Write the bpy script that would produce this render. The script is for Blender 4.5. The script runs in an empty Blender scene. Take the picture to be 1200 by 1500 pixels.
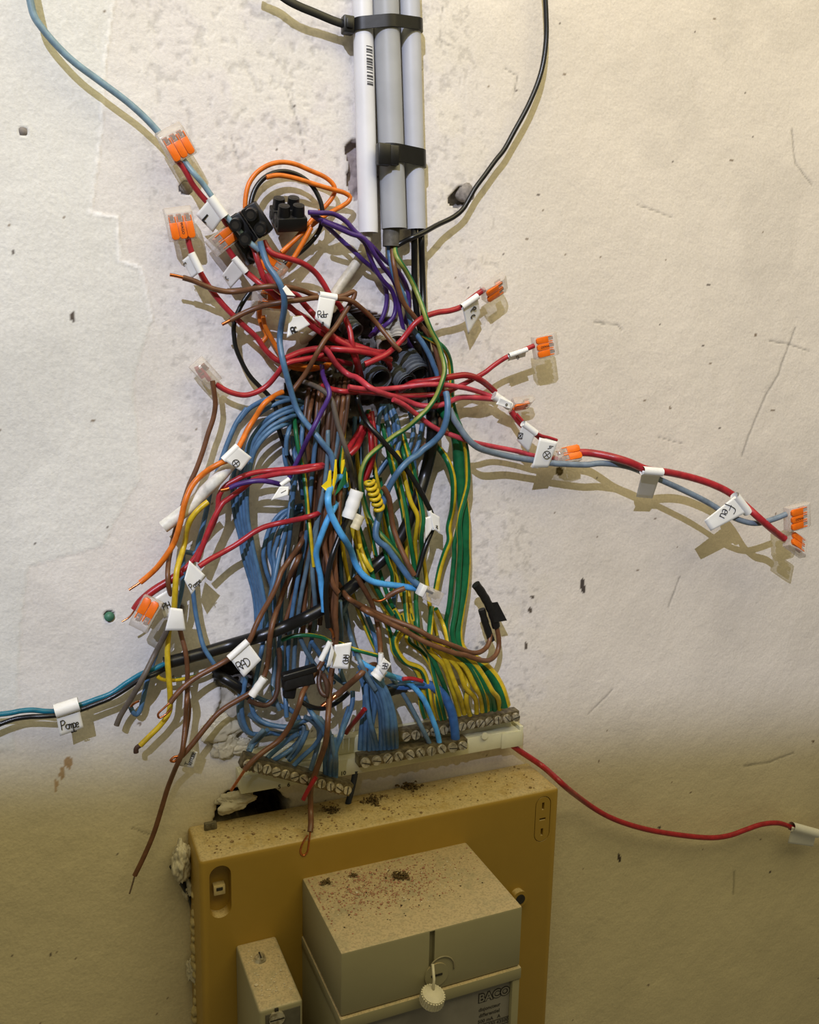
import bpy, bmesh, math, random
import numpy as np
from mathutils import Vector, Matrix, noise as mnoise
random.seed(7); RNG = np.random.default_rng(7)
S = bpy.context.scene
COL = S.collection

# ---------------------------------------------------------------- camera
FPX = 1300.0                                     # focal length in pixels of the 1200x1500 frame
CAM = np.array([-0.29003608, -0.67226439, 0.13771224])
MW = np.array([[0.91954897, -0.05354703, 0.38931017],      # world axes in camera coordinates (x right, y down, z forward)
               [-0.39241156, -0.17817015, 0.90236831],
               [0.02104431, -0.98254166, -0.18484865]])
cd = bpy.data.cameras.new('camera'); cam = bpy.data.objects.new('camera', cd); COL.objects.link(cam)
cd.sensor_fit = 'VERTICAL'; cd.sensor_height = 36.0; cd.sensor_width = 28.8
cd.lens = 36.0 * FPX / 1500.0; cd.clip_start = 0.02; cd.clip_end = 50
Rm = Matrix([[MW[i][0], -MW[i][1], -MW[i][2]] for i in range(3)])
cam.matrix_world = Matrix.Translation(Vector(CAM)) @ Rm.to_4x4()
S.camera = cam

def P(px, py, h=0.0):
    """point of the place seen at photo pixel (px,py), h metres in front of the wall plane y=0"""
    d = MW @ np.array([px - 600.0, py - 750.0, FPX]); t = (-h - CAM[1]) / d[1]
    return CAM + t * d
def proj(w):
    c = (np.asarray(w) - CAM) @ MW
    return 600 + FPX * c[..., 0] / c[..., 2], 750 + FPX * c[..., 1] / c[..., 2]
def pxmm(px, py, h=0.0):
    c = (P(px, py, h) - CAM) @ MW
    return FPX / c[2] / 1000.0

# ---------------------------------------------------------------- light
S.view_settings.view_transform = 'Standard'; S.view_settings.look = 'None'
S.view_settings.gamma = 1.0; S.view_settings.use_curve_mapping = False
S.view_settings.exposure = 0.0
wd = bpy.data.worlds.new('world'); S.world = wd; wd.use_nodes = True
bg = wd.node_tree.nodes['Background']; bg.inputs[0].default_value = (1.0, 0.88, 0.54, 1); bg.inputs[1].default_value = 0.125
LAMP = np.array([-1.60, -2.66, 2.17])            # the room's bare lamp, high on the left behind the photographer
ld = bpy.data.lights.new('room_lamp', 'SPOT'); lamp = bpy.data.objects.new('room_lamp', ld); COL.objects.link(lamp)
ld.energy = 455; ld.color = (0.69, 0.75, 1.0); ld.shadow_soft_size = 0.007
e0 = P(0, 1205, 0) - LAMP; e1 = P(1200, 1125, 0) - LAMP      # added cutoff: the spot cone is shaped to end along this wall line
ax = np.cross(e0, e1); ax /= np.linalg.norm(ax)
if ax[2] < 0: ax = -ax
ld.spot_size = math.radians(180.0); ld.spot_blend = 0.022
lamp.location = LAMP; lamp.rotation_euler = Vector(ax).to_track_quat('-Z', 'Y').to_euler()
la = bpy.data.lights.new('ceiling_bounce', 'AREA'); lao = bpy.data.objects.new('ceiling_bounce', la); COL.objects.link(lao)
la.shape = 'RECTANGLE'; la.size = 1.6; la.size_y = 0.8; la.energy = 12.0; la.color = (1.0, 0.86, 0.47)
lao.location = (0.1, -0.62, 1.0)
lao.rotation_euler = (Vector((0.1, 0.0, 0.05)) - Vector(lao.location)).to_track_quat('-Z', 'Y').to_euler()

# ---------------------------------------------------------------- helpers
ORD = ['first', 'second', 'third', 'fourth', 'fifth', 'sixth', 'seventh', 'eighth', 'ninth', 'tenth', 'eleventh', 'twelfth', 'thirteenth', 'fourteenth', 'fifteenth', 'sixteenth']
def lin(c):
    c = [v / 255.0 for v in c]
    return tuple((v / 12.92 if v <= .04045 else ((v + .055) / 1.055) ** 2.4) for v in c)
MATS = {}
def mat(name, rgb, rough=.45, metal=0., var=.25, scale=220., bump=0., spec=.5, dirt=None):
    if name in MATS: return MATS[name]
    m = bpy.data.materials.new(name); m.use_nodes = True; nt = m.node_tree; b = nt.nodes['Principled BSDF']
    tc = nt.nodes.new('ShaderNodeTexCoord'); nz = nt.nodes.new('ShaderNodeTexNoise')
    nz.inputs['Scale'].default_value = scale; nz.inputs['Detail'].default_value = 5
    nt.links.new(tc.outputs['Object'], nz.inputs['Vector'])
    mx = nt.nodes.new('ShaderNodeMix'); mx.data_type = 'RGBA'
    c = lin(rgb); k = 1 - var
    d = lin(dirt) if dirt else tuple(v * k for v in c)
    mx.inputs[6].default_value = (*d, 1); mx.inputs[7].default_value = (*c, 1)
    mr = nt.nodes.new('ShaderNodeMapRange'); mr.inputs[1].default_value = .35; mr.inputs[2].default_value = .6
    nt.links.new(nz.outputs['Fac'], mr.inputs[0]); nt.links.new(mr.outputs[0], mx.inputs[0])
    nt.links.new(mx.outputs[2], b.inputs['Base Color'])
    b.inputs['Roughness'].default_value = rough; b.inputs['Metallic'].default_value = metal
    b.inputs['Specular IOR Level'].default_value = spec
    if bump:
        bp = nt.nodes.new('ShaderNodeBump'); bp.inputs['Strength'].default_value = bump; bp.inputs['Distance'].default_value = .001
        nt.links.new(nz.outputs['Fac'], bp.inputs['Height']); nt.links.new(bp.outputs[0], b.inputs['Normal'])
    MATS[name] = m; return m
def clearmat():
    m = bpy.data.materials.new('clear_plastic'); m.use_nodes = True; nt = m.node_tree; b = nt.nodes['Principled BSDF']
    nz = nt.nodes.new('ShaderNodeTexNoise'); nz.inputs['Scale'].default_value = 150
    mr = nt.nodes.new('ShaderNodeMapRange'); mr.inputs[3].default_value = .22; mr.inputs[4].default_value = .46
    nt.links.new(nz.outputs['Fac'], mr.inputs[0])
    b.inputs['Base Color'].default_value = (.70, .63, .55, 1); b.inputs['Roughness'].default_value = .12
    lw = nt.nodes.new('ShaderNodeLayerWeight'); lw.inputs[0].default_value = .35
    ad = nt.nodes.new('ShaderNodeMath'); ad.operation = 'MULTIPLY_ADD'; ad.inputs[1].default_value = .45
    nt.links.new(lw.outputs['Facing'], ad.inputs[0]); nt.links.new(mr.outputs[0], ad.inputs[2])
    nt.links.new(ad.outputs[0], b.inputs['Alpha'])
    MATS['clear'] = m; return m
CLEAR = clearmat()
WC = {  # insulation colours
 'red': ((170, 40, 48), .36), 'pinkred': ((190, 62, 74), .4), 'darkred': ((150, 26, 32), .35), 'orange': ((224, 118, 28), .4),
 'brown': ((108, 70, 44), .42), 'darkbrown': ((78, 52, 37), .45), 'blue': ((78, 114, 148), .42), 'deepblue': ((52, 98, 158), .4),
 'brightblue': ((84, 166, 226), .42), 'greyblue': ((128, 156, 170), .4), 'grey': ((118, 132, 146), .42), 'taupe': ((96, 86, 76), .5),
 'purple': ((74, 44, 118), .4), 'black': ((20, 20, 21), .32), 'yellow': ((204, 174, 34), .4), 'green': ((20, 100, 58), .38),
 'teal': ((24, 110, 134), .35), 'white': ((226, 224, 214), .5), 'slate': ((92, 116, 132), .45), 'navy': ((30, 44, 66), .5), 'cream': ((204, 196, 176), .5), 'olive': ((142, 150, 66), .42)}
def wm(c): return mat('insulation_' + c, WC[c][0], WC[c][1], var=.28, scale=160, bump=.04)
COPPER = mat('copper', (214, 132, 84), .3, 1.0, .3, 400)
TINNED = mat('tinned_wire', (170, 150, 130), .35, 1.0, .3, 400)
BRASS = mat('dusty_brass', (138, 126, 96), .42, .75, .45, 260, .2, dirt=(92, 82, 60))
STEEL = mat('screw_steel', (214, 206, 184), .3, .6, .45, 300, .1, dirt=(150, 138, 110))
TAPE = mat('white_tape', (236, 235, 230), .5, 0, .06, 60, .05)
INK = mat('black_ink', (22, 20, 22), .6, 0, .1)
ORANGE = mat('orange_lever', (236, 112, 20), .35, 0, .12, 200)
BLACKP = mat('black_plastic', (20, 20, 21), .38, 0, .3, 200, .05)
RUBBER = mat('black_tape', (24, 23, 23), .45, 0, .35, 300, .2)

def link(o, parent=None):
    COL.objects.link(o)
    if parent: o.parent = parent; o.matrix_parent_inverse = parent.matrix_world.inverted()
    return o
def mesh_obj(name, verts, faces, mats, parent=None, mi=None, smooth=True):
    me = bpy.data.meshes.new(name); me.from_pydata([tuple(v) for v in verts], [], [tuple(f) for f in faces])
    for m in (mats if isinstance(mats, (list, tuple)) else [mats]): me.materials.append(m)
    if mi is not None: me.polygons.foreach_set('material_index', np.asarray(mi, dtype=np.int32))
    me.polygons.foreach_set('use_smooth', [smooth] * len(me.polygons))
    me.update(); return link(bpy.data.objects.new(name, me), parent)
def tag(o, label, cat, group=None, kind=None):
    if label: o['label'] = label
    if cat: o['category'] = cat
    if group: o['group'] = group
    if kind: o['kind'] = kind
    return o
def empty(name, loc, label, cat, group=None):
    o = bpy.data.objects.new(name, None); o.empty_display_size = .01; COL.objects.link(o); o.location = Vector(loc)
    o.matrix_world = Matrix.Translation(Vector(loc)); return tag(o, label, cat, group)
def smooth_faces(o, ang=35):
    me = o.data; me.polygons.foreach_set('use_smooth', [True] * len(me.polygons))
    try: me.set_sharp_from_angle(angle=math.radians(ang))
    except Exception: pass
    return o
def bm_obj(name, bm, mats, parent=None, M=None, ang=35):
    me = bpy.data.meshes.new(name)
    bmesh.ops.recalc_face_normals(bm, faces=bm.faces[:])
    bm.to_mesh(me); bm.free()
    if M is not None: me.transform(M)
    for m in (mats if isinstance(mats, (list, tuple)) else [mats]): me.materials.append(m)
    o = link(bpy.data.objects.new(name, me), parent); return smooth_faces(o, ang)
def bbox(bm, x0, x1, y0, y1, z0, z1, bev=0., seg=2, mi=0):
    r = bmesh.ops.create_cube(bm, size=1.0); vs = r['verts']
    for v in vs: v.co = Vector(((x0 + x1) / 2 + v.co.x * (x1 - x0), (y0 + y1) / 2 + v.co.y * (y1 - y0), (z0 + z1) / 2 + v.co.z * (z1 - z0)))
    fs = set(f for v in vs for f in v.link_faces)
    for f in fs: f.material_index = mi
    if bev:
        es = list(set(e for v in vs for e in v.link_edges))
        r = bmesh.ops.bevel(bm, geom=es, offset=bev, segments=seg, profile=.5, affect='EDGES')
        for f in r['faces']: f.material_index = mi
def bcyl(bm, c, axis, r, L, n=16, r2=None, mi=0, bev=0):
    q = Vector((0, 0, 1)).rotation_difference(Vector(axis)).to_matrix().to_4x4()
    M = Matrix.Translation(Vector(c)) @ q
    k = len(bm.faces)
    rr = bmesh.ops.create_cone(bm, cap_ends=True, segments=n, radius1=r, radius2=r if r2 is None else r2, depth=L, matrix=M)
    for f in set(f for v in rr['verts'] for f in v.link_faces): f.material_index = mi
def tube(pts, rad, n=10, cap=True, start=0.0, twist=0.0, flat=1.0):
    """rings along a polyline (parallel transport) -> verts, faces"""
    pts = np.asarray(pts, float); m = len(pts); rad = np.broadcast_to(np.asarray(rad, float), (m,))
    T = np.gradient(pts, axis=0); T /= np.linalg.norm(T, axis=1)[:, None] + 1e-12
    u = np.cross(T[0], (0, -1, 0)); 
    if np.linalg.norm(u) < 1e-3: u = np.cross(T[0], (1, 0, 0))
    u /= np.linalg.norm(u); V = []
    a = np.arange(n) / n * 2 * np.pi
    for i in range(m):
        u = u - T[i] * np.dot(u, T[i]); u /= np.linalg.norm(u); v = np.cross(T[i], u)
        b = a + start + twist * i
        V.append(pts[i] + rad[i] * (np.cos(b)[:, None] * u + flat * np.sin(b)[:, None] * v))
    V = np.concatenate(V); F = []
    for i in range(m - 1):
        for j in range(n):
            F.append((i * n + j, i * n + (j + 1) % n, (i + 1) * n + (j + 1) % n, (i + 1) * n + j))
    if cap: F.append(tuple(range(n - 1, -1, -1))); F.append(tuple((m - 1) * n + j for j in range(n)))
    return V, F
def cr(p, step):
    """centripetal-ish Catmull-Rom through rows of p, resampled about every `step` in the first two columns"""
    p = np.asarray(p, float)
    if len(p) == 2: 
        k = max(2, int(np.linalg.norm(p[1, :2] - p[0, :2]) / step)); t = np.linspace(0, 1, k + 1)[:, None]
        return p[0] * (1 - t) + p[1] * t
    d = np.sqrt(np.linalg.norm(np.diff(p[:, :2], axis=0), axis=1)) + 1e-6; t = np.concatenate([[0], np.cumsum(d)])
    m = np.zeros_like(p)
    for i in range(1, len(p) - 1):
        a, b = t[i] - t[i - 1], t[i + 1] - t[i]
        m[i] = ((p[i] - p[i - 1]) / a * b + (p[i + 1] - p[i]) / b * a) / (a + b)
    m[0] = (p[1] - p[0]) / d[0]; m[-1] = (p[-1] - p[-2]) / d[-1]
    m[0] = 1.5 * m[0] - .5 * m[1]; m[-1] = 1.5 * m[-1] - .5 * m[-2]
    out = []
    for i in range(len(p) - 1):
        h = t[i + 1] - t[i]; k = max(1, int(np.ceil(np.linalg.norm(p[i + 1, :2] - p[i, :2]) / step)))
        s = np.linspace(0, 1, k, endpoint=False)[:, None]
        out.append((2 * s**3 - 3 * s**2 + 1) * p[i] + (s**3 - 2 * s**2 + s) * h * m[i] + (-2 * s**3 + 3 * s**2) * p[i + 1] + (s**3 - s**2) * h * m[i + 1])
    out.append(p[-1:]); return np.concatenate(out)

# crop frames of the photograph in which the positions were measured: x0, y0, scale
FR = {'#': (0, 0, 1), 'A': (220, 180, 3.75), 'B': (400, 0, 3.75), 'C': (340, 380, 3.529), 'D': (620, 380, 2.069), 'E': (180, 520, 4),
      'F': (380, 620, 3.529), 'G': (160, 780, 3.75), 'H': (400, 880, 3.158), 'I': (160, 1000, 3.158), 'J': (260, 1100, 2.069), 'M': (620, 800, 5),
      'N': (700, 1060, 2.4), 'O': (0, 940, 4.615), 'T': (0, 0, 3), 'a': (380, 500, 7.5), 'b': (520, 500, 7.5), 'c': (330, 640, 7.5),
      'd': (470, 640, 7.5), 'e': (330, 780, 7.5), 'g': (470, 780, 7.5), 'i': (600, 640, 7.5), 'j': (560, 780, 7.5), 'k': (330, 930, 7.5),
      'l': (470, 930, 7.5), 'm': (600, 900, 7.5), 'n': (330, 1040, 6), 'o': (380, 370, 7.5), 'p': (520, 370, 7.5), 'q': (680, 480, 6.25),
      'r': (920, 660, 4.286), 's': (220, 175, 12), 't': (225, 290, 10), 'u': (300, 280, 6.667), 'v': (180, 800, 8.571), 'x': (300, 1080, 10),
      'z': (660, 390, 10), 'J2': (430, 1250, 3.333)}
def fp(fr, x, y):
    f = FR[fr]; return f[0] + x / f[2], f[1] + y / f[2]
def parse(spec):
    """'A 10,20 30,40,h | C 5,6 ...' -> list of (px,py,h or None,pinned)"""
    out = []
    for part in spec.split('|'):
        tk = part.split(); fr = tk[0]
        for t in tk[1:]:
            pin = t.endswith('!'); v = [float(q) for q in t.rstrip('!').split(',')]
            x, y = fp(fr, v[0], v[1]); out.append((x, y, v[2] if len(v) > 2 else None, pin))
    return out
HM = np.zeros((1560, 1260), np.float32)          # top surface so far (mm in front of the wall), kept while things are laid one over another
def hm_get(x, y, r):
    x0, x1 = int(max(0, x - r + 30)), int(min(1259, x + r + 30)); y0, y1 = int(max(0, y - r + 30)), int(min(1559, y + r + 30))
    if x1 < x0 or y1 < y0: return 0.
    return float(HM[y0:y1 + 1, x0:x1 + 1].max())
def hm_put(x, y, r, h):
    x0, x1 = int(max(0, round(x - r + 30))), int(min(1259, round(x + r + 30))); y0, y1 = int(max(0, round(y - r + 30))), int(min(1559, round(y + r + 30)))
    if x1 < x0 or y1 < y0: return
    s = HM[y0:y1 + 1, x0:x1 + 1]; np.maximum(s, h, out=s)
ORDER = [0]; WIRES = {}
def wire(key, color, spec, w, label=None, group=None, h=7., cu=None, cap=None, name=None, cat='wire', stripe=None, sides=10, st0=None, over=True, gap=0.3, hcap=None, cu2=None, cuw=.5, cumat=None):
    """one wire: spec in photo positions, w = width in photo pixels; laid over what already lies there"""
    ORDER[0] += 1
    pts = parse(spec); n = len(pts)
    hs = np.array([np.nan if p[2] is None else p[2] for p in pts]); idx = np.arange(n)
    if np.all(np.isnan(hs)): hs[:] = h
    else:
        ok = ~np.isnan(hs)
        if np.isnan(hs[0]): hs[0] = h; ok[0] = True
        if np.isnan(hs[-1]): hs[-1] = h; ok[-1] = True
        hs = np.interp(idx, idx[ok], hs[ok])
    arr = np.array([(p[0], p[1], q) for p, q in zip(pts, hs)])
    keep = [0]
    for i in range(1, len(arr)):
        if np.hypot(*(arr[i, :2] - arr[keep[-1], :2])) > 5 or pts[i][3]: keep.append(i)
    arr = arr[keep]
    if len(arr) > 4:                             # ease small tracing kinks
        q = arr.copy(); q[1:-1, :2] = .2 * arr[:-2, :2] + .6 * arr[1:-1, :2] + .2 * arr[2:, :2]
        d = np.linalg.norm(np.diff(arr[:, :2], axis=0), axis=1)
        for i in range(1, len(arr) - 1):
            if min(d[i - 1], d[i]) < 14: arr[i] = q[i]
    s = cr(arr, 2.0); s[:, 2] = np.clip(s[:, 2], arr[:, 2].min(), arr[:, 2].max()); mid = arr[len(arr) // 2]
    dmm = w / pxmm(mid[0], mid[1], .02); r = dmm / 2
    hh = s[:, 2].copy()
    if over:
        base = np.array([hm_get(x, y, w * .42) for x, y in s[:, :2]]) + r + gap
        lift = np.maximum(hh, base)
        k = 7; pad = np.pad(lift, k, mode='edge'); lift = np.max(np.stack([pad[i:i + len(lift)] for i in range(2 * k + 1)]), axis=0)
        g = np.exp(-.5 * (np.arange(-18, 19) / 8.) ** 2); g /= g.sum()
        lift = np.convolve(np.pad(lift, 18, mode='edge'), g, 'valid')
        lift = np.minimum(lift, np.maximum(hh, (hcap or 34) + ORDER[0] * .12))
        wt = np.ones(len(hh))
        for p in pts:
            if p[3]:
                d = np.hypot(s[:, 0] - p[0], s[:, 1] - p[1]); q = np.clip(d / 34., 0, 1); wt = np.minimum(wt, q * q * (3 - 2 * q))
        hh = hh + wt * (lift - hh)
    for (x, y), z in zip(s[:, :2], hh):
        if z > 0: hm_put(x, y, w * .46, z + r)
    sub = s[::2] if (len(s) % 2) else np.concatenate([s[::2], s[-1:]])
    hsub = hh[::2] if (len(s) % 2) else np.concatenate([hh[::2], hh[-1:]])
    W = np.array([P(x, y, z / 1000.) for (x, y), z in zip(sub[:, :2], hsub)])
    nm = name or {'brightblue': 'blue', 'greyblue': 'grey_blue', 'deepblue': 'blue', 'pinkred': 'red', 'darkred': 'red', 'darkbrown': 'brown',
                  'taupe': 'grey', 'slate': 'blue'}.get(color, color) + '_wire'
    if stripe:
        V, F = tube(W, r / 1000., 12, start=random.random() * 6 if st0 is None else st0, twist=stripe[1])
        st = stripe[2] if len(stripe) > 2 else 4
        mi = [1 if (f[0] % 12) % 12 < st and len(f) == 4 else 0 for f in F]
        o = mesh_obj(nm, V, F, [wm(color), wm(stripe[0])], mi=mi)
    else:
        V, F = tube(W, r / 1000., sides); o = mesh_obj(nm, V, F, wm(color))
    smooth_faces(o, 60); tag(o, label, cat, group)
    WIRES[key] = (s[:, :2], hh, r, o)
    for end, c in ((-1, cu), (0, cu2)):
        if not c: continue
        q = parse(c); a = np.array([(s[end, 0], s[end, 1], hh[end])] + [(p[0], p[1], hh[end] if p[2] is None else p[2]) for p in q])
        t = cr(a, 1.5); Wc = np.array([P(x, y, z / 1000.) for x, y, z in t])
        V, F = tube(Wc, r / 1000. * cuw, 8); smooth_faces(mesh_obj('copper_end', V, F, cumat or COPPER, o), 60)
    return o

# stroke letters for the handwriting (unit height, y up)
def circ(cx, cy, rx, ry, n=12, a0=90): return [(cx + rx * math.cos(math.radians(a0 + 360 * i / n)), cy + ry * math.sin(math.radians(a0 + 360 * i / n))) for i in range(n + 1)]
GL = {'P': ([[(0, 0), (.02, 1)], [(0, .92), (.3, 1.02), (.48, .8), (.3, .55), (.02, .5)]], .6), 'o': ([circ(.22, .25, .2, .25)], .52),
      'm': ([[(0, 0), (.02, .5), (.02, .35), (.14, .5), (.22, .35), (.22, 0)], [(.22, .35), (.36, .5), (.44, .35), (.44, 0)]], .56),
      'p': ([[(0, .5), (0, -.4)], [(0, .4), (.18, .52), (.32, .3), (.2, .02), (0, .08)]], .42),
      'e': ([[(0, .25), (.3, .3), (.26, .5), (.08, .46), (0, .22), (.1, .0), (.32, .08)]], .42),
      'R': ([[(0, 0), (0, 1), (.35, 1), (.45, .75), (.3, .52), (0, .5)], [(.2, .5), (.48, 0)]], .6),
      'A': ([[(0, 0), (.05, .7), (.25, 1), (.45, .7), (.5, 0)], [(.02, .45), (.48, .45)]], .64),
      'B': ([[(0, 0), (0, 1), (.35, .95), (.4, .7), (.05, .52), (.42, .45), (.45, .12), (0, 0)]], .6),
      'D': ([[(0, 0), (0, 1), (.35, .9), (.5, .5), (.3, .1), (0, 0)]], .62), 'F': ([[(.05, -.05), (.08, 1), (.5, 1.05)], [(-.1, .5), (.4, .55)]], .5),
      'H': ([[(0, 0), (0, 1)], [(.45, 0), (.45, 1)], [(0, .5), (.45, .5)]], .6), 'L': ([[(.0, 1), (0, 0), (.55, 0)]], .6),
      'r': ([[(0, .5), (.02, 0)], [(.02, .35), (.15, .5), (.3, .45)]], .36), 'u': ([[(0, .5), (.02, .1), (.15, 0), (.28, .1), (.3, .5), (.32, 0)]], .4),
      'd': ([circ(.18, .22, .17, .22), [(.36, 1), (.36, 0)]], .48), 'b': ([[(0, 1), (0, 0)], circ(.18, .22, .18, .22)], .44),
      '4': ([[(.3, 1), (0, .4), (.45, .4)], [(.35, .7), (.33, 0)]], .55), '8': ([circ(.18, .72, .15, .2), circ(.18, .28, .2, .26)], .5),
      'c': ([circ(.2, .5, .22, .4, 12, 40)[:10]], .5), 'S': ([[(.4, .9), (.2, 1), (.02, .8), (.2, .55), (.4, .3), (.2, 0), (0, .1)]], .5),
      'X': ([circ(.5, .5, .5, .5, 16), [(.15, .15), (.85, .85)], [(.15, .85), (.85, .15)]], 1.1),
      'Q': ([[(0, 0), (0, 1), (.8, 1), (.8, 0), (0, 0)], [(.1, .1), (.7, .9)], [(.1, .9), (.7, .1)]], 1.0),
      't': ([[(.1, .8), (.1, .05), (.25, 0)], [(-.05, .5), (.28, .52)]], .34), 'n': ([[(0, 0), (.02, .5), (.02, .35), (.16, .5), (.26, .35), (.26, 0)]], .38),
      's': ([[(.26, .45), (.1, .5), (.03, .38), (.22, .18), (.12, 0), (0, .05)]], .34), 'T': ([[(.25, 0), (.25, 1)], [(0, 1), (.5, 1)]], .55),
      '~': ([[(0, .2), (.2, .5), (.35, .1), (.5, .4), (.7, .2)]], .8), ' ': ([], .35), '/': ([[(0, 0), (.4, 1)]], .4)}
def strokes(text, cx, cy, size, rot, track=1.0):
    wdt = sum(GL[c][1] for c in text); x = -wdt / 2 * track; out = []
    ca, sa = math.cos(math.radians(rot)), math.sin(math.radians(rot))
    for c in text:
        for st in GL[c][0]:
            out.append([(cx + size * ((x + px) * ca + (py - .5) * sa), cy + size * ((x + px) * sa - (py - .5) * ca)) for px, py in st])
        x += GL[c][1] * track
    return out
def flag(quad, label, texts=(), fr='#', sr=None, hf=None, h0=None, curl=1.2, wr=.28, group=None, pen=.75, lift=True, hm_r=3):
    """folded tape flag: quad = two corners along the wire, then the two free corners (photo positions); parts sleeve and writing"""
    q = [fp(fr, *c) for c in quad]
    if h0 is None: h0 = max(hm_get(q[0][0] * (1 - t) + q[1][0] * t, q[0][1] * (1 - t) + q[1][1] * t, hm_r) for t in (.15, .5, .85)) + .2
    if hf is None: hf = h0
    n = 8; V = []; F = []
    def at(u, v):
        x = (q[0][0] * (1 - u) + q[1][0] * u) * (1 - v) + (q[3][0] * (1 - u) + q[2][0] * u) * v
        y = (q[0][1] * (1 - u) + q[1][1] * u) * (1 - v) + (q[3][1] * (1 - u) + q[2][1] * u) * v
        return x, y
    mx = 0
    if lift:
        for u in (.1, .35, .65, .9):
            for v in (.3, .6, .95): mx = max(mx, hm_get(*at(u, v), 2) - (h0 * (1 - v) + hf * v))
    if mx > 0: h0 += min(mx, 8) + .5; hf += min(mx, 8) + .5
    ph = random.random() * 6
    def hh(u, v): return h0 * (1 - v) + hf * v + curl * math.sin(v * 2.6 + ph) * .6 + curl * .5 * math.sin(u * 3 + ph * 2) * v
    for lay in (.15, -.15):
        for i in range(n + 1):
            for j in range(n + 1):
                u, v = j / n, i / n; x, y = at(u, v); V.append(P(x, y, (hh(u, v) + lay) / 1000.))
    m = (n + 1) * (n + 1)
    for i in range(n):
        for j in range(n):
            a = i * (n + 1) + j; F.append((a, a + 1, a + n + 2, a + n + 1)); F.append((m + a, m + a + n + 1, m + a + n + 2, m + a + 1))
    edge = [j for j in range(n + 1)] + [i * (n + 1) + n for i in range(1, n + 1)] + [n * (n + 1) + j for j in range(n - 1, -1, -1)] + [i * (n + 1) for i in range(n - 1, 0, -1)]
    for a, b in zip(edge, edge[1:] + edge[:1]): F.append((a, m + a, m + b, b))
    o = empty('marker_flag', P(*at(.5, 0), h0 / 1000.), label, 'wire label', group)
    mesh_obj('tape', V, F, TAPE, o)
    for i in range(n + 1):
        for j in range(n + 1):
            x, y = at(j / n, i / n); hm_put(x, y, 3, hh(j / n, i / n) + .2)
    if sr is not None:
        pp = np.array([P(*at(t, 0), (h0 - .6 * sr / pxmm(*at(t, 0))) / 1000.) for t in np.linspace(-.02, 1.02, 9)])
        V, F = tube(pp, sr / pxmm(*at(.5, 0)) / 1000., 14, cap=False); mesh_obj('sleeve', V, F, TAPE, o)
    if texts:
        VV = []; FF = []
        A = np.array([[*at(u, v), 1.] for u in (0, .5, 1) for v in (0, .5, 1)]); B = np.array([hh(u, v) for u in (0, .5, 1) for v in (0, .5, 1)])
        co = np.linalg.lstsq(A, B, rcond=None)[0]
        for t in texts:
            cx, cy = fp(fr, t[1], t[2])
            for st in strokes(t[0], cx, cy, t[3] / FR[fr][2], t[4], t[5] if len(t) > 5 else 1.):
                if t[0] in ('Q', 'L', '4') and len(st) < 9: st = [(a[0] * (1 - f_) + b[0] * f_, a[1] * (1 - f_) + b[1] * f_) for a, b in zip(st, st[1:]) for f_ in (0, .25, .5, .75)] + [st[-1]]
                pw = np.array([P(x, y, (co[0] * x + co[1] * y + co[2] + .75) / 1000.) for x, y in cr(np.array(st), 1.2)])
                if len(pw) < 2: continue
                v, f = tube(pw, wr * pen / 1000. * 1.25, 5); k = len(VV); VV.extend(v); FF.extend([tuple(i + k for i in g) for g in f])
        mesh_obj('handwriting', VV, FF, INK, o)
    return o

def text_mesh(body, size, bold=0.):
    cu = bpy.data.curves.new('t', 'FONT'); cu.body = body; cu.size = size; cu.align_x = 'CENTER'; cu.align_y = 'CENTER'; cu.offset = bold; cu.resolution_u = 3
    t = bpy.data.objects.new('t', cu); COL.objects.link(t); dg = bpy.context.evaluated_depsgraph_get(); dg.update()
    me = bpy.data.meshes.new_from_object(t.evaluated_get(dg)); bpy.data.objects.remove(t); bpy.data.curves.remove(cu); return me
def text_obj(name, body, size, M, m, parent, bold=0.):
    me = text_mesh(body, size, bold); me.transform(M); me.materials.clear(); me.materials.append(m); return link(bpy.data.objects.new(name, me), parent)

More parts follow.
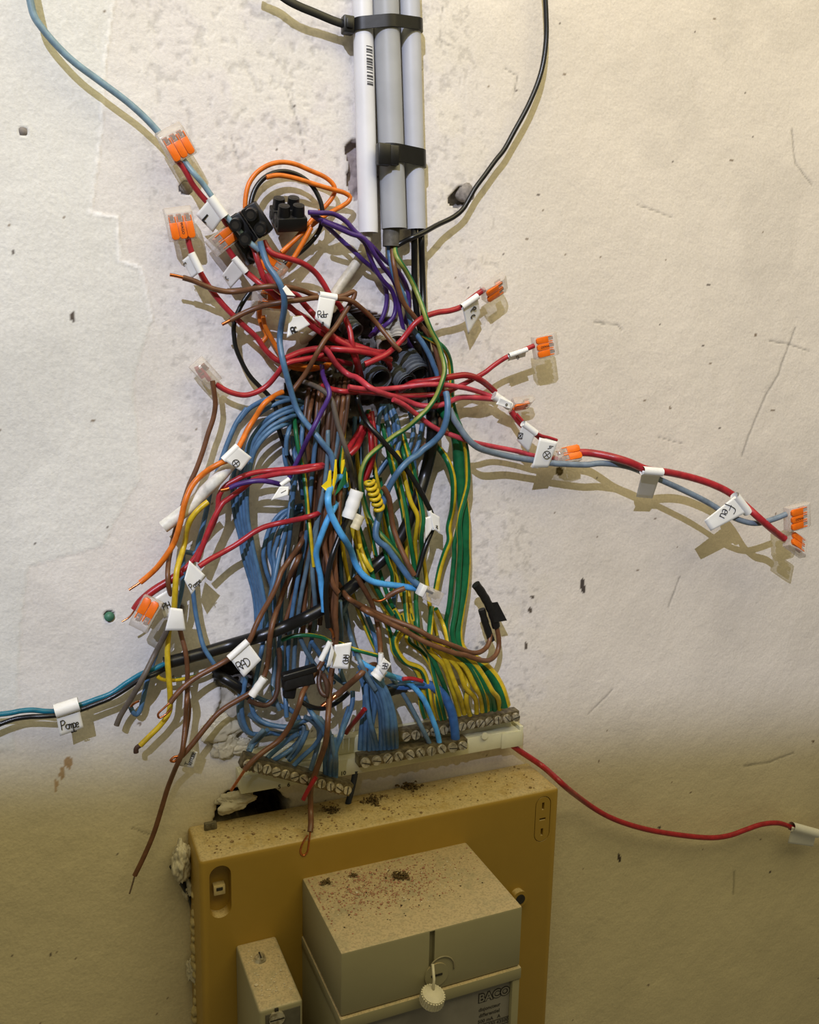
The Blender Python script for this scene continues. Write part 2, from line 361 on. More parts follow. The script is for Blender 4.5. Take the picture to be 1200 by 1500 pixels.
def connector(c, d, label, fr='#', n=3, h=20., size=1.0, pitch=0., roll=0., brand=False, lever=True, open_=None, wpx=None):
    """clear lever connector: c = centre, d = direction (photo) from the wire entry towards the closed end; parts housing, lever, clamp"""
    x, y = fp(fr, *c); L = math.hypot(*d); dx, dy = d[0] / L, d[1] / L
    base = hm_get(x, y, 6); hc = max(h, base + 4.5)
    p0 = P(x, y, hc / 1000.); p1 = P(x + dx * 10, y + dy * 10, hc / 1000.)
    U = (p1 - p0); U /= np.linalg.norm(U); Wv = np.array([0, -1., 0]); Vv = np.cross(Wv, U)
    M = Matrix(((U[0], Vv[0], Wv[0], p0[0]), (U[1], Vv[1], Wv[1], p0[1]), (U[2], Vv[2], Wv[2], p0[2]), (0, 0, 0, 1)))
    M = M @ Matrix.Rotation(math.radians(pitch), 4, 'Y') @ Matrix.Rotation(math.radians(roll), 4, 'X')
    k = .001 * size; wd_ = (2.2 + 5.5 * n) / 2; ln = 11.2; th = 4.2
    o = empty('lever_connector', p0, label, 'connector')
    bm = bmesh.new()
    # housing: a hollow clear block with a chamfered closed end and collars round the wire openings
    prof = [(-ln, -th), (ln, -th), (ln, th * .35), (ln * .62, th), (-ln * .2, th), (-ln, th * .55)]
    def prism(pr, y0, y1):
        a = [bm.verts.new((px, y0, pz)) for px, pz in pr]; b = [bm.verts.new((px, y1, pz)) for px, pz in pr]
        bm.faces.new(a[::-1]); bm.faces.new(b)
        for i in range(len(pr)): bm.faces.new((a[i], a[(i + 1) % len(pr)], b[(i + 1) % len(pr)], b[i]))
    prism(prof, -wd_, wd_)
    bmesh.ops.bevel(bm, geom=bm.edges[:], offset=.55, segments=2, profile=.5, affect='EDGES')
    for v in bm.verts: v.co *= k
    bm_obj('housing', bm, CLEAR, o, M)
    for i in range(n):
        yc = (i - (n - 1) / 2) * 5.5
        bm = bmesh.new()                         # spring clamp
        bbox(bm, 1.2, 6.6, yc - 1.7, yc + 1.7, -1.5, -.4, .3); bbox(bm, 1.0, 2.1, yc - 1.7, yc + 1.7, -1.5, 3.0, .3); bbox(bm, 3.2, 6.2, yc - 1.3, yc + 1.3, 1.2, 3.1, .4)
        for v in bm.verts: v.co *= k
        bm_obj('clamp', bm, mat('spring_clamp', (150, 92, 70), .35, .8, .4, 300), o, M)
        if lever:
            bm = bmesh.new()                     # orange lever: rounded thumb end over the wire opening, two arms running back
            up = 16 if (open_ is not None and i in open_) else 0
            pr = [(-10.6, -1.4), (-10.6, 1.4), (-9.2, 2.62), (.6, 2.62), (.6, -2.62), (-9.2, -2.62)]
            a = [bm.verts.new((px, yc + py, th * .62)) for px, py in pr]; b = [bm.verts.new((px, yc + py, th + .5)) for px, py in pr]
            bm.faces.new(a[::-1]); bm.faces.new(b)
            for q in range(6): bm.faces.new((a[q], a[(q + 1) % 6], b[(q + 1) % 6], b[q]))
            bmesh.ops.bevel(bm, geom=bm.edges[:], offset=.35, segments=2, profile=.5, affect='EDGES')
            for s in (-1, 1): bbox(bm, .2, 4.6, yc + s * 2.1 - .3, yc + s * 1.95 + .3, th * .2, th + .3, .15)
            if up: bmesh.ops.rotate(bm, verts=bm.verts[:], cent=(4, yc, th), matrix=Matrix.Rotation(math.radians(up), 3, 'Y'))
            for v in bm.verts: v.co *= k
            bm_obj('lever', bm, ORANGE, o, M)
    if brand and lever:
        text_obj('brand_print', 'WAGO', 2.5 * k, M @ Matrix.Translation((-3.6 * k, 0 if n != 2 else -2.7 * k, (th + .6) * k)) @ Matrix.Rotation(math.radians(180), 4, 'Z'), INK, o, .00006)
    rr = 9.3 * size * pxmm(x, y, hc / 1000.)
    for t in np.linspace(-.8, .8, 5): hm_put(x + dx * rr * t, y + dy * rr * t, rr * .6, hc + 4.5)
    return o

# ---------------------------------------------------------------- the wall: one relief mesh with the real holes, flaked paint and cracks
def vnoise(x, y, s, seed):
    r = np.random.default_rng(seed); g = r.random((256, 256)).astype(np.float32)
    u = x / s + 1000; v = y / s + 1000; i = np.floor(u).astype(int); j = np.floor(v).astype(int); fu = u - i; fv = v - j
    fu = fu * fu * (3 - 2 * fu); fv = fv * fv * (3 - 2 * fv); i %= 256; j %= 256; i1 = (i + 1) % 256; j1 = (j + 1) % 256
    return (g[j, i] * (1 - fu) + g[j, i1] * fu) * (1 - fv) + (g[j1, i] * (1 - fu) + g[j1, i1] * fu) * fv
def fbm(x, y, s, seed, o=4):
    t = 0; a = .5; 
    for k in range(o): t = t + a * vnoise(x, y, s / 2**k, seed + k); a *= .5
    return t / (1 - .5**o)
def inpoly(px, py, poly):
    c = np.zeros(px.shape, bool); n = len(poly)
    for i in range(n):
        (x0, y0), (x1, y1) = poly[i], poly[(i + 1) % n]
        if y0 == y1: continue
        m = ((y0 > py) != (y1 > py)) & (px < (x1 - x0) * (py - y0) / (y1 - y0) + x0); c ^= m
    return c
def segdist(px, py, pl):
    d = np.full(px.shape, 1e9, np.float32)
    for (x0, y0), (x1, y1) in zip(pl, pl[1:]):
        t = np.clip(((px - x0) * (x1 - x0) + (py - y0) * (y1 - y0)) / ((x1 - x0)**2 + (y1 - y0)**2 + 1e-9), 0, 1)
        d = np.minimum(d, np.hypot(px - x0 - t * (x1 - x0), py - y0 - t * (y1 - y0)))
    return d
def sm(a, b, x): t = np.clip((x - a) / (b - a), 0, 1); return t * t * (3 - 2 * t)
def build_wall():
    st = .0015; xs = np.arange(-.40, .66, st); zs = np.arange(-.76, .54, st); X, Z = np.meshgrid(xs, zs); Wm = np.stack([X, X * 0, Z], -1)
    px, py = proj(Wm); px = px.astype(np.float32); py = py.astype(np.float32); mx, mz = X * 1000, Z * 1000
    wob = (fbm(mx, mz, 18, 3) - .5) * 16; wob2 = (fbm(mx, mz, 18, 33) - .5) * 16
    qx, qy = px + wob, py + wob2
    Y = (fbm(mx, mz, 90, 11) - .5) * .0016 + (fbm(mx, mz, 14, 21) - .5) * .0007
    def c(r): return np.array(lin(r))
    n1 = fbm(mx, mz, 60, 41)[..., None]; n2 = fbm(mx, mz, 7, 51)[..., None]
    warm = sm(420, 900, px)[..., None]
    col = c((222, 217, 210)) * (1 - warm) + c((217, 207, 192)) * warm
    col = col * (.93 + .14 * n1)
    # left: newer off-white coat, its edge a raised paint line
    edge = [(170, -80), (165, 0), (150, 120), (147, 205), (133, 300), (131, 312), (172, 318), (174, 382), (208, 392), (222, 470), (196, 560), (205, 700), (150, 800), (40, 830), (28, 950), (20, 1100)]
    left = inpoly(px + wob * .35, py, edge + [(-200, 1100), (-200, -80)]); lf = left[..., None]
    col = np.where(lf, c((221, 219, 212)) * (.95 + .1 * n1), col); ed = segdist(px + wob * .35, py, edge[:10]); Y -= np.where(left, .0004, 0)
    col = np.where((ed < 2.2)[..., None], c((236, 234, 230)), col); Y -= .0006 * np.exp(-(ed / 2.)**2)
    # rough scraped lilac-white band down the middle
    band = np.exp(-((px - (470 + .12 * (py - 300))) / 240.)**4) * (py > -100) * sm(1180, 1000, py)
    rough = band * sm(.42, .6, fbm(mx, mz, 26, 61)); col = col * (1 - rough[..., None] * .55) + c((214, 208, 208)) * rough[..., None] * .55
    flecks = band * (fbm(mx, mz, 5, 71, 3) > .66); col = np.where((flecks > .3)[..., None], col * .84, col); Y += flecks * .0004
    stain = sm(.56, .7, fbm(mx, mz, 120, 81)); col = col * (1 - .08 * stain[..., None])
    # below: colour blends to a yellower cream towards the bottom
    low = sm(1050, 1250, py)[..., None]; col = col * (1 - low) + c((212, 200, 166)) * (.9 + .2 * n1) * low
    # chips, flecks and stains
    r = np.random.default_rng(5)
    for i in range(150):
        cx, cy = r.uniform(0, 1200), r.uniform(0, 1500); rr = r.uniform(.7, 1.7) * (1.5 if i % 9 == 0 else 1); el = r.uniform(.5, 1.6)
        p_ = P(cx, cy); i0 = int((p_[0] + .40) / st); j0 = int((p_[2] + .76) / st); sl_ = (slice(max(0, j0 - 14), j0 + 15), slice(max(0, i0 - 14), i0 + 15))
        w = np.hypot((px[sl_] - cx) * el + wob[sl_] * .2, (py[sl_] - cy) + wob2[sl_] * .2) < rr
        col[sl_][w] = c((128, 112, 94)) if i % 3 else c((92, 82, 74))
    for pl, wd_ in [([(1166, 480), (1150, 520), (1140, 550), (1122, 580), (1108, 610), (1096, 640), (1088, 668)], 1.3), ([(1128, 500), (1152, 503), (1186, 514)], 1.2),
                    ([(886, 475), (870, 470), (905, 476), (911, 484)], 1.1), ([(935, 300), (985, 318)], 1.1), ([(996, 845), (980, 890)], 1.), ([(420, 130), (437, 180), (447, 226)], .9),
                    ([(338, 200), (350, 232)], .9), ([(1160, 190), (1166, 240), (1190, 272)], 1.1), ([(1090, 1122), (1130, 1116), (1162, 1103)], 1.5), ([(897, 1010), (862, 1045)], .9),
                    ([(648, 8), (645, 60), (665, 70)], .8), ([(740, 100), (758, 112), (752, 140)], 1.), ([(1075, 1278), (1074, 1310)], 1.4), ([(965, 640), (1000, 650)], .8), ([(225, 1225), (195, 1212)], 1.2)]:
        d = segdist(px + wob * .25, py + wob2 * .25, pl); col = col * (1 - .45 * np.exp(-(d / wd_)**2)[..., None]); Y += .0006 * np.exp(-(d / wd_)**2)
    for cx, cy, rx, ry, cc in [(106, 465, 3, 9, (90, 80, 70)), (855, 858, 4, 11, (74, 66, 60)), (907, 1258, 3, 7, (70, 60, 50)), (776, 893, 2.5, 5, (90, 80, 70)), (820, 690, 5, 7, (78, 64, 30)),
                               (672, 1000, 5, 5, (170, 166, 160)), (708, 943, 5, 4, (150, 147, 144)), (700, 950, 3, 2.5, (140, 137, 134)), (101, 1117, 6, 9, (176, 146, 108)), (92, 1132, 4, 9, (182, 154, 116)), (83, 1149, 2.5, 10, (182, 154, 116)), (772, 945, 2, 6, (90, 80, 70)), (300, 640, 7, 40, (196, 190, 184))]:
        w = np.hypot((qx * .4 + px * .6 - cx) / rx, (qy * .4 + py * .6 - cy) / ry) < 1; col = np.where(w[..., None], c(cc) * (.8 + .4 * n2), col)
    # holes (photo outline, depth in mm, colour of the broken plaster inside)
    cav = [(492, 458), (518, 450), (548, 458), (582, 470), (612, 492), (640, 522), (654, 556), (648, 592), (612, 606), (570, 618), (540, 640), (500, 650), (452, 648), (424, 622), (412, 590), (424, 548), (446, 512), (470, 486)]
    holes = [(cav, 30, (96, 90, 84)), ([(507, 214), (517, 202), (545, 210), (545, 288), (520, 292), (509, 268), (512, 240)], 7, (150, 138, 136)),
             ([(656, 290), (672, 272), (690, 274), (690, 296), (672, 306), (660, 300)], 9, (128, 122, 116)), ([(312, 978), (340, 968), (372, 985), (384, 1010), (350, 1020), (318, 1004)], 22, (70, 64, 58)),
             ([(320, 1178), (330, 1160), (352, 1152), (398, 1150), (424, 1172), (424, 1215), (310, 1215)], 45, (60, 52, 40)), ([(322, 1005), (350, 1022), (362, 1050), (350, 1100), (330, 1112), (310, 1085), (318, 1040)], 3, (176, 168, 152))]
    for poly, dp, cc in holes:
        ins = inpoly(qx * .5 + px * .5, qy * .5 + py * .5, poly)
        ins2 = inpoly(qx * .5 + px * .5 + 4, qy * .5 + py * .5 + 3, poly) & ins
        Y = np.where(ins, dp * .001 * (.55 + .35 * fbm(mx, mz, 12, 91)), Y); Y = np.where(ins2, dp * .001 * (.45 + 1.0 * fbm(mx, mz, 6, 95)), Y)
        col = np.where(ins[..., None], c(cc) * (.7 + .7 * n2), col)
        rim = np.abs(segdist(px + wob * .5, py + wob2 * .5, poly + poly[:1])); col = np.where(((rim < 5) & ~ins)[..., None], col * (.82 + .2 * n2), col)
    for cx, cy, rr, dp in [(35, 193, 6.5, 1.5), (272, 275, 10, 2.5), (160, 903, 8, 2), (261, 893, 9, 6)]:
        d = np.hypot(px - cx + wob * .15, py - cy + wob2 * .15); Y = np.where(d < rr, dp * .001, Y - .0005 * np.exp(-((d - rr) / 3)**2)); col = np.where((d < rr)[..., None], c((130, 124, 118)) * (.75 + .5 * n2), col)
    ny, nx = X.shape; V = np.stack([X, Y, Z], -1).reshape(-1, 3)
    ii = (np.arange(ny - 1)[:, None] * nx + np.arange(nx - 1)[None]).ravel()
    F = np.stack([ii, ii + 1, ii + nx + 1, ii + nx], 1)
    # plain wall beyond the detailed area
    x0, x1, z0, z1 = xs[0], xs[-1], zs[0], zs[-1]; B = 2.2; k = len(V)
    ring = np.array([(-B, 0, -B), (B, 0, -B), (B, 0, B), (-B, 0, B), (x0, 0, z0), (x1, 0, z0), (x1, 0, z1), (x0, 0, z1)], float)
    V = np.concatenate([V, ring]); F = np.concatenate([F, np.array([(0, 1, 5, 4), (1, 2, 6, 5), (2, 3, 7, 6), (3, 0, 4, 7)]) + k])
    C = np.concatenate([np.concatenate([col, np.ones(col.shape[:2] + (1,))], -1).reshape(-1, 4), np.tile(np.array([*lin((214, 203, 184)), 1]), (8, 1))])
    me = bpy.data.meshes.new('wall_back'); me.vertices.add(len(V)); me.vertices.foreach_set('co', V.astype(np.float32).ravel())
    me.loops.add(F.size); me.loops.foreach_set('vertex_index', F.astype(np.int32).ravel())
    me.polygons.add(len(F)); me.polygons.foreach_set('loop_start', np.arange(0, F.size, 4, dtype=np.int32))
    try: me.polygons.foreach_set('loop_total', np.full(len(F), 4, np.int32))
    except Exception: pass
    me.update(calc_edges=True)
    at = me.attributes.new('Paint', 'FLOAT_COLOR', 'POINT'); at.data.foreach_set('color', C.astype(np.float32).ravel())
    me.polygons.foreach_set('use_smooth', np.ones(len(F), bool))
    m = bpy.data.materials.new('painted_plaster'); m.use_nodes = True; nt = m.node_tree; b = nt.nodes['Principled BSDF']; b.inputs['Roughness'].default_value = .62
    b.inputs['Specular IOR Level'].default_value = .3
    va = nt.nodes.new('ShaderNodeAttribute'); va.attribute_name = 'Paint'; tc = nt.nodes.new('ShaderNodeTexCoord')
    nz = nt.nodes.new('ShaderNodeTexNoise'); nz.inputs['Scale'].default_value = 130; nz.inputs['Detail'].default_value = 8; nz.inputs['Roughness'].default_value = .62
    nz2 = nt.nodes.new('ShaderNodeTexNoise'); nz2.inputs['Scale'].default_value = 420; nz2.inputs['Detail'].default_value = 4
    nt.links.new(tc.outputs['Object'], nz.inputs['Vector']); nt.links.new(tc.outputs['Object'], nz2.inputs['Vector'])
    mr = nt.nodes.new('ShaderNodeMapRange'); mr.inputs[1].default_value = .3; mr.inputs[2].default_value = .7; mr.inputs[3].default_value = .93; mr.inputs[4].default_value = 1.06
    nt.links.new(nz2.outputs['Fac'], mr.inputs[0])
    vm = nt.nodes.new('ShaderNodeVectorMath'); vm.operation = 'SCALE'; nt.links.new(va.outputs['Color'], vm.inputs[0]); nt.links.new(mr.outputs[0], vm.inputs['Scale'])
    nt.links.new(vm.outputs[0], b.inputs['Base Color'])
    ad = nt.nodes.new('ShaderNodeMath'); ad.operation = 'MULTIPLY_ADD'; ad.inputs[1].default_value = .35
    nt.links.new(nz2.outputs['Fac'], ad.inputs[0]); nt.links.new(nz.outputs['Fac'], ad.inputs[2])
    bp = nt.nodes.new('ShaderNodeBump'); bp.inputs['Strength'].default_value = .42; bp.inputs['Distance'].default_value = .0016
    nt.links.new(ad.outputs[0], bp.inputs['Height']); nt.links.new(bp.outputs[0], b.inputs['Normal'])
    me.materials.append(m); o = bpy.data.objects.new('wall_back', me); COL.objects.link(o); o['kind'] = 'structure'
    o['label'] = 'flaking cream and white painted plaster wall with chipped holes'
build_wall()

def blob(name, c, r, m, label, cat, seed=0, sq=(1, 1, 1), amp=.35, sub=3, parent=None, group=None):
    bm = bmesh.new(); bmesh.ops.create_icosphere(bm, subdivisions=sub, radius=1.0); rr = random.Random(seed)
    ws = [(Vector((rr.uniform(-1, 1), rr.uniform(-1, 1), rr.uniform(-1, 1))).normalized(), rr.uniform(1.5, 5), rr.uniform(0, 6)) for _ in range(9)]
    for v in bm.verts:
        k = 1 + amp * sum(math.sin(w.dot(v.co) * f + p) for w, f, p in ws) / 4.5
        if sub > 3: k += .55 * mnoise.fractal(v.co * 1.7 + Vector((seed, 0, 0)), 1.0, 2.0, 5) * .6
        v.co = Vector((v.co.x * sq[0], v.co.y * sq[1], v.co.z * sq[2])) * k * r
    o = bm_obj(name, bm, m, parent, Matrix.Translation(Vector(c)), 70)
    if label: tag(o, label, cat, group)
    return o
PLASTER = mat('plaster_lump', (196, 188, 164), .75, 0, .16, 90, .6)
MORTAR = mat('grey_mortar', (138, 130, 122), .85, 0, .4, 160, .8)
blob('filler_stone', P(682, 284, -.0035), .0072, mat('grey_stone', (150, 142, 134), .8, 0, .35, 300, .5), 'grey stone chip lodged in the wall crater beside the black wire', 'stone', 4, (1, .7, 1))
for (x, y, r, lb, sd) in [(34, 193, .0032, 'grey wall plug filling the small drill hole on the bare left wall', 1), (272, 276, .0048, 'crumbling grey wall plug below the topmost lever connector', 2)]:
    blob('wall_plug', P(x, y, -.001), r, MORTAR, lb, 'wall plug', sd, (1, .6, 1), .2)
V_, F_ = tube(np.array([P(160, 903, -.0035), P(160, 903, -.0012), P(160, 903, .0012)]), np.array([.0016, .0034, .0036]), 14); gp = mesh_obj('wall_plug', V_, F_, mat('green_plastic', (70, 120, 96), .5), None)
tag(gp, 'green plastic wall plug in the drill hole on the left wall', 'wall plug')
for (x, y, h, r, sq, sd, lb) in [(322, 1066, 1, .0125, (1.2, .38, .9), 11, 'white filler lump on the wall beside the blue wire coil'), (330, 1092, 2, .010, (1, .4, 1.2), 12, 'flat filler lump under the taller one beside the blue coil'),
                                 (356, 1092, 2, .008, (1.3, .5, .8), 13, 'small filler chip next to the left brass bar end'), (346, 1172, 6, .010, (1.5, .7, .8), 14, 'plaster rim hanging over the black hole above the panel'),
                                 (263, 1262, 12, .0115, (.6, 1.0, 1.4), 15, 'pale plaster clump stuck to the left side of the mustard panel'), (274, 1300, 8, .006, (.6, 1, 1.6), 16, 'thin plaster spill below the clump on the panel side'),
                                 (281, 1420, 10, .008, (.6, 1, 1.2), 17, 'small plaster dab lower on the left panel edge'), (275, 1246, 10, .005, (.9, 1, .8), 18, 'plaster crumb above the clump by the panel corner')]:
    blob('plaster_lump', P(x, y, h / 1000.), r, PLASTER, lb, 'plaster lump', sd, sq, .3, 5)
for i in range(16):
    y = 1310 + i * 13; blob('mortar_crumb', P(285.5 + random.uniform(-2, 2) + (y - 1310) * .012, y, .02), random.uniform(.0022, .0042), mat('edge_mortar', (190, 172, 120), .8, 0, .25, 200, .5),
                        ORD[i] + ' mortar bead counted down the left panel edge from the plaster clump', 'mortar', 30 + i, (1, 1.4, 1.3), .3, 2, None, 'mortar beads on the panel edge')

# ---------------------------------------------------------------- conduit pipes and cable ties
def line_pipe(name, x0, x1, y1, w, h, color, label, hollow=.82):
    """straight pipe whose axis passes photo points (x0,0) and (x1,y1)"""
    a = P(x0 - (x1 - x0) / y1 * 900, -900, h); b = P(x1, y1, h)
    r = w / 2 / pxmm(x1, y1, h) / 1000.
    n = 28; d = (b - a) / np.linalg.norm(b - a)
    pts = [a, a * .5 + b * .5, b]; V1, F1 = tube(np.array(pts), r, n, cap=False); V2, F2 = tube(np.array(pts), r * hollow, n, cap=False)
    V = np.concatenate([V1, V2]); k = len(V1); F = list(F1) + [tuple(i + k for i in f[::-1]) for f in F2]
    for j in range(n):
        F.append((2 * n + j, 2 * n + (j + 1) % n, k + 2 * n + (j + 1) % n, k + 2 * n + j)); F.append((j, k + j, k + (j + 1) % n, (j + 1) % n))
    o = mesh_obj(name, V, F, color); smooth_faces(o, 40); tag(o, label, 'pipe'); return (o, a, b, r)
PW = mat('white_conduit', (222, 222, 226), .4, 0, .07, 40); PG = mat('grey_conduit', (166, 168, 172), .42, 0, .1, 40); PG2 = mat('pale_conduit', (184, 186, 194), .42, 0, .08, 40)
pl = line_pipe('conduit_pipe', 531, 539.7, 341, 29, .0105, PW, 'white rigid conduit pipe with the printed barcode')
pm = line_pipe('conduit_pipe', 565, 577.3, 335, 37, .0140, PG, 'thick grey conduit pipe in the middle of the three')
pr_ = line_pipe('conduit_pipe', 600, 609.3, 336, 29.5, .0095, PG2, 'pale grey conduit pipe with the two black cables leaving it')
for q, x0, x1 in ((pl, 531, 540), (pm, 565, 577), (pr_, 600, 609)):
    for t in np.linspace(0, 1, 60): hm_put(x0 + (x1 - x0) * t, 336 * t, 12, 18)
def on_pipe(p, z): t = (z - p[1][2]) / (p[2][2] - p[1][2]); return p[1] + (p[2] - p[1]) * t
# barcode on the left pipe
VV = []; FF = []; rb = random.Random(3)
zt, zb = P(541, 67, .018)[2], P(545, 126, .018)[2]; z = zt
while z > zb:
    w_ = rb.choice([.0006, .0009, .0014]); c = on_pipe(pl, z)
    for zz in (z, z - w_):
        for a_ in np.linspace(-.10, .62, 6): VV.append((c[0] + (pl[3] + .00012) * math.sin(a_), c[1] - (pl[3] + .00012) * math.cos(a_), zz))
    k = len(VV) - 12
    for i in range(5): FF.append((k + i, k + i + 1, k + 7 + i, k + 6 + i))
    z -= w_ + rb.choice([.0005, .0008, .0013])
mesh_obj('barcode_print', VV, FF, mat('print_ink', (70, 70, 76), .6), pl[0], smooth=False)
def hull(pts):
    pts = sorted(map(tuple, pts)); 
    def half(ps):
        h = []
        for p in ps:
            while len(h) > 1 and (h[-1][0] - h[-2][0]) * (p[1] - h[-2][1]) - (h[-1][1] - h[-2][1]) * (p[0] - h[-2][0]) <= 0: h.pop()
            h.append(p)
        return h
    a = half(pts); b = half(pts[::-1]); return a[:-1] + b[:-1]
def band(pipes, z, hgt, parent, tilt=0., m=BLACKP):
    def ringpts(off, zz):
        pts = []
        for p in pipes:
            c = on_pipe(p, zz)
            for i in range(40): a_ = i / 40 * 2 * math.pi; pts.append((c[0] + (p[3] + off) * math.cos(a_), c[1] + (p[3] + off) * math.sin(a_)))
        h = np.array(hull(pts)); d = np.concatenate([[0], np.cumsum(np.linalg.norm(np.diff(np.concatenate([h, h[:1]]), axis=0), axis=1))]); hh = np.concatenate([h, h[:1]])
        s = np.linspace(0, d[-1], 72, endpoint=False); return np.stack([np.interp(s, d, hh[:, 0]), np.interp(s, d, hh[:, 1])], 1)
    R = [(ringpts(o_, z + dz), z + dz) for o_, dz in ((.0002, hgt / 2), (.0016, hgt / 2), (.0016, -hgt / 2), (.0002, -hgt / 2))]
    V = []; F = []; n = 72
    for pts, zz in R: V += [(x, y, zz + tilt * (x + .025)) for x, y in pts]
    for k in range(4):
        for j in range(n): F.append((k * n + j, k * n + (j + 1) % n, ((k + 1) % 4) * n + (j + 1) % n, ((k + 1) % 4) * n + j))
    return smooth_faces(mesh_obj('strap', V, F, m, parent), 40)
zt = P(560, 28, .02)[2]
t1 = empty('cable_tie', P(509, 36, .012), 'long-tailed black cable tie around all three pipes at the top', 'cable tie'); band([pl, pm, pr_], zt, .0085, t1, .14)
bm = bmesh.new(); c = P(509.5, 36, .012); bbox(bm, c[0] - .0042, c[0] + .0042, c[1] - .004, c[1] + .004, c[2] - .0065, c[2] + .0055, .0012); bbox(bm, c[0] - .0025, c[0] + .0025, c[1] - .0055, c[1] + .002, c[2] - .0035, c[2] + .003, .0006)
bm_obj('ratchet_head', bm, BLACKP, t1)
pp = cr(np.array([(506, 36, 12), (488, 30, 12), (462, 19, 13), (440, 10, 14), (424, 2, 14), (402, -12, 13), (376, -22, 12)], float), 4); W_ = np.array([P(x, y, h / 1000.) for x, y, h in pp])
V_, F_ = tube(W_, .0030, 12, flat=.3, start=0); smooth_faces(mesh_obj('tail', V_, F_, BLACKP, t1), 50)
t2 = empty('cable_tie', P(565, 226, .02), 'short black cable tie around the middle and right pipes', 'cable tie'); band([pm, pr_], P(590, 226, .02)[2], .0125, t2, .0)
bm = bmesh.new(); c = P(562, 226, .026); bbox(bm, c[0] - .0052, c[0] + .0052, c[1] - .003, c[1] + .004, c[2] - .0078, c[2] + .0076, .0012); bbox(bm, c[0] + .0045, c[0] + .012, c[1] - .0022, c[1] + .003, c[2] - .0070, c[2] + .0070, .001)
bm_obj('ratchet_head', bm, BLACKP, t2)
# grommet tube hanging out of the middle pipe
V_, F_ = tube(np.array([P(574, 328, .014), P(573, 345, .014), P(573, 361, .014)]), .0064, 18, cap=False); g_ = mesh_obj('conduit_sleeve', V_, F_, mat('sleeve_grey', (92, 88, 80), .6, 0, .4, 200, .3))
tag(g_, 'dirty dark grey inner sleeve sticking out of the middle pipe', 'sleeve')
# corrugated conduits in the wall cavity
def corrugated(spec, w, color, label, inner=True):
    pts = parse(spec); a = np.array([(p[0], p[1], p[2]) for p in pts]); s = cr(a, 1.0); W = np.array([P(x, y, h / 1000.) for x, y, h in s])
    d = np.concatenate([[0], np.cumsum(np.linalg.norm(np.diff(W, axis=0), axis=1))]); L = np.linspace(0, d[-1], int(d[-1] / .00075) + 2)
    W = np.stack([np.interp(L, d, W[:, i]) for i in range(3)], 1); r = w / 2 / pxmm(a[-1][0], a[-1][1], .01) / 1000.
    V, F = tube(W, r * (1 + .09 * np.sign(np.sin(L / .0032 * 2 * np.pi))), 20, cap=False); V2, F2 = tube(W[::-1], r * .84, 20, cap=False)
    k = len(V); o = mesh_obj('corrugated_conduit', np.concatenate([V, V2]), list(F) + [tuple(i + k for i in f) for f in F2], color)
    smooth_faces(o, 30); tag(o, label, 'conduit', 'corrugated conduits in the wall cavity'); return o
CG = mat('conduit_dark', (96, 102, 108), .45, 0, .35, 160, .1); CP = mat('conduit_pale', (176, 170, 158), .5, 0, .3, 120, .1)
corrugated('C 540,270,-26 590,330,-6 640,380,4', 27, CG, 'grey corrugated conduit mouth under the brown wires in the cavity')
corrugated('C 760,330,-26 790,400,-6 800,450,6', 27, CP, 'pale conduit mouth in the cavity under the purple wires')
corrugated('C 850,290,-24 860,350,-4 862,420,6', 24, CP, 'second pale conduit mouth in the cavity beside the blue wire')
corrugated('C 870,470,-26 920,540,-4 960,600,7', 36, CG, 'large grey ribbed conduit at the right side of the cavity')
corrugated('C 800,530,-26 860,590,-6 905,640,6', 30, CG, 'ribbed conduit mouth just left of the largest one')
corrugated('C 690,560,-26 740,590,-6 770,620,5', 32, CG, 'smooth-edged grey conduit mouth behind the red wires')

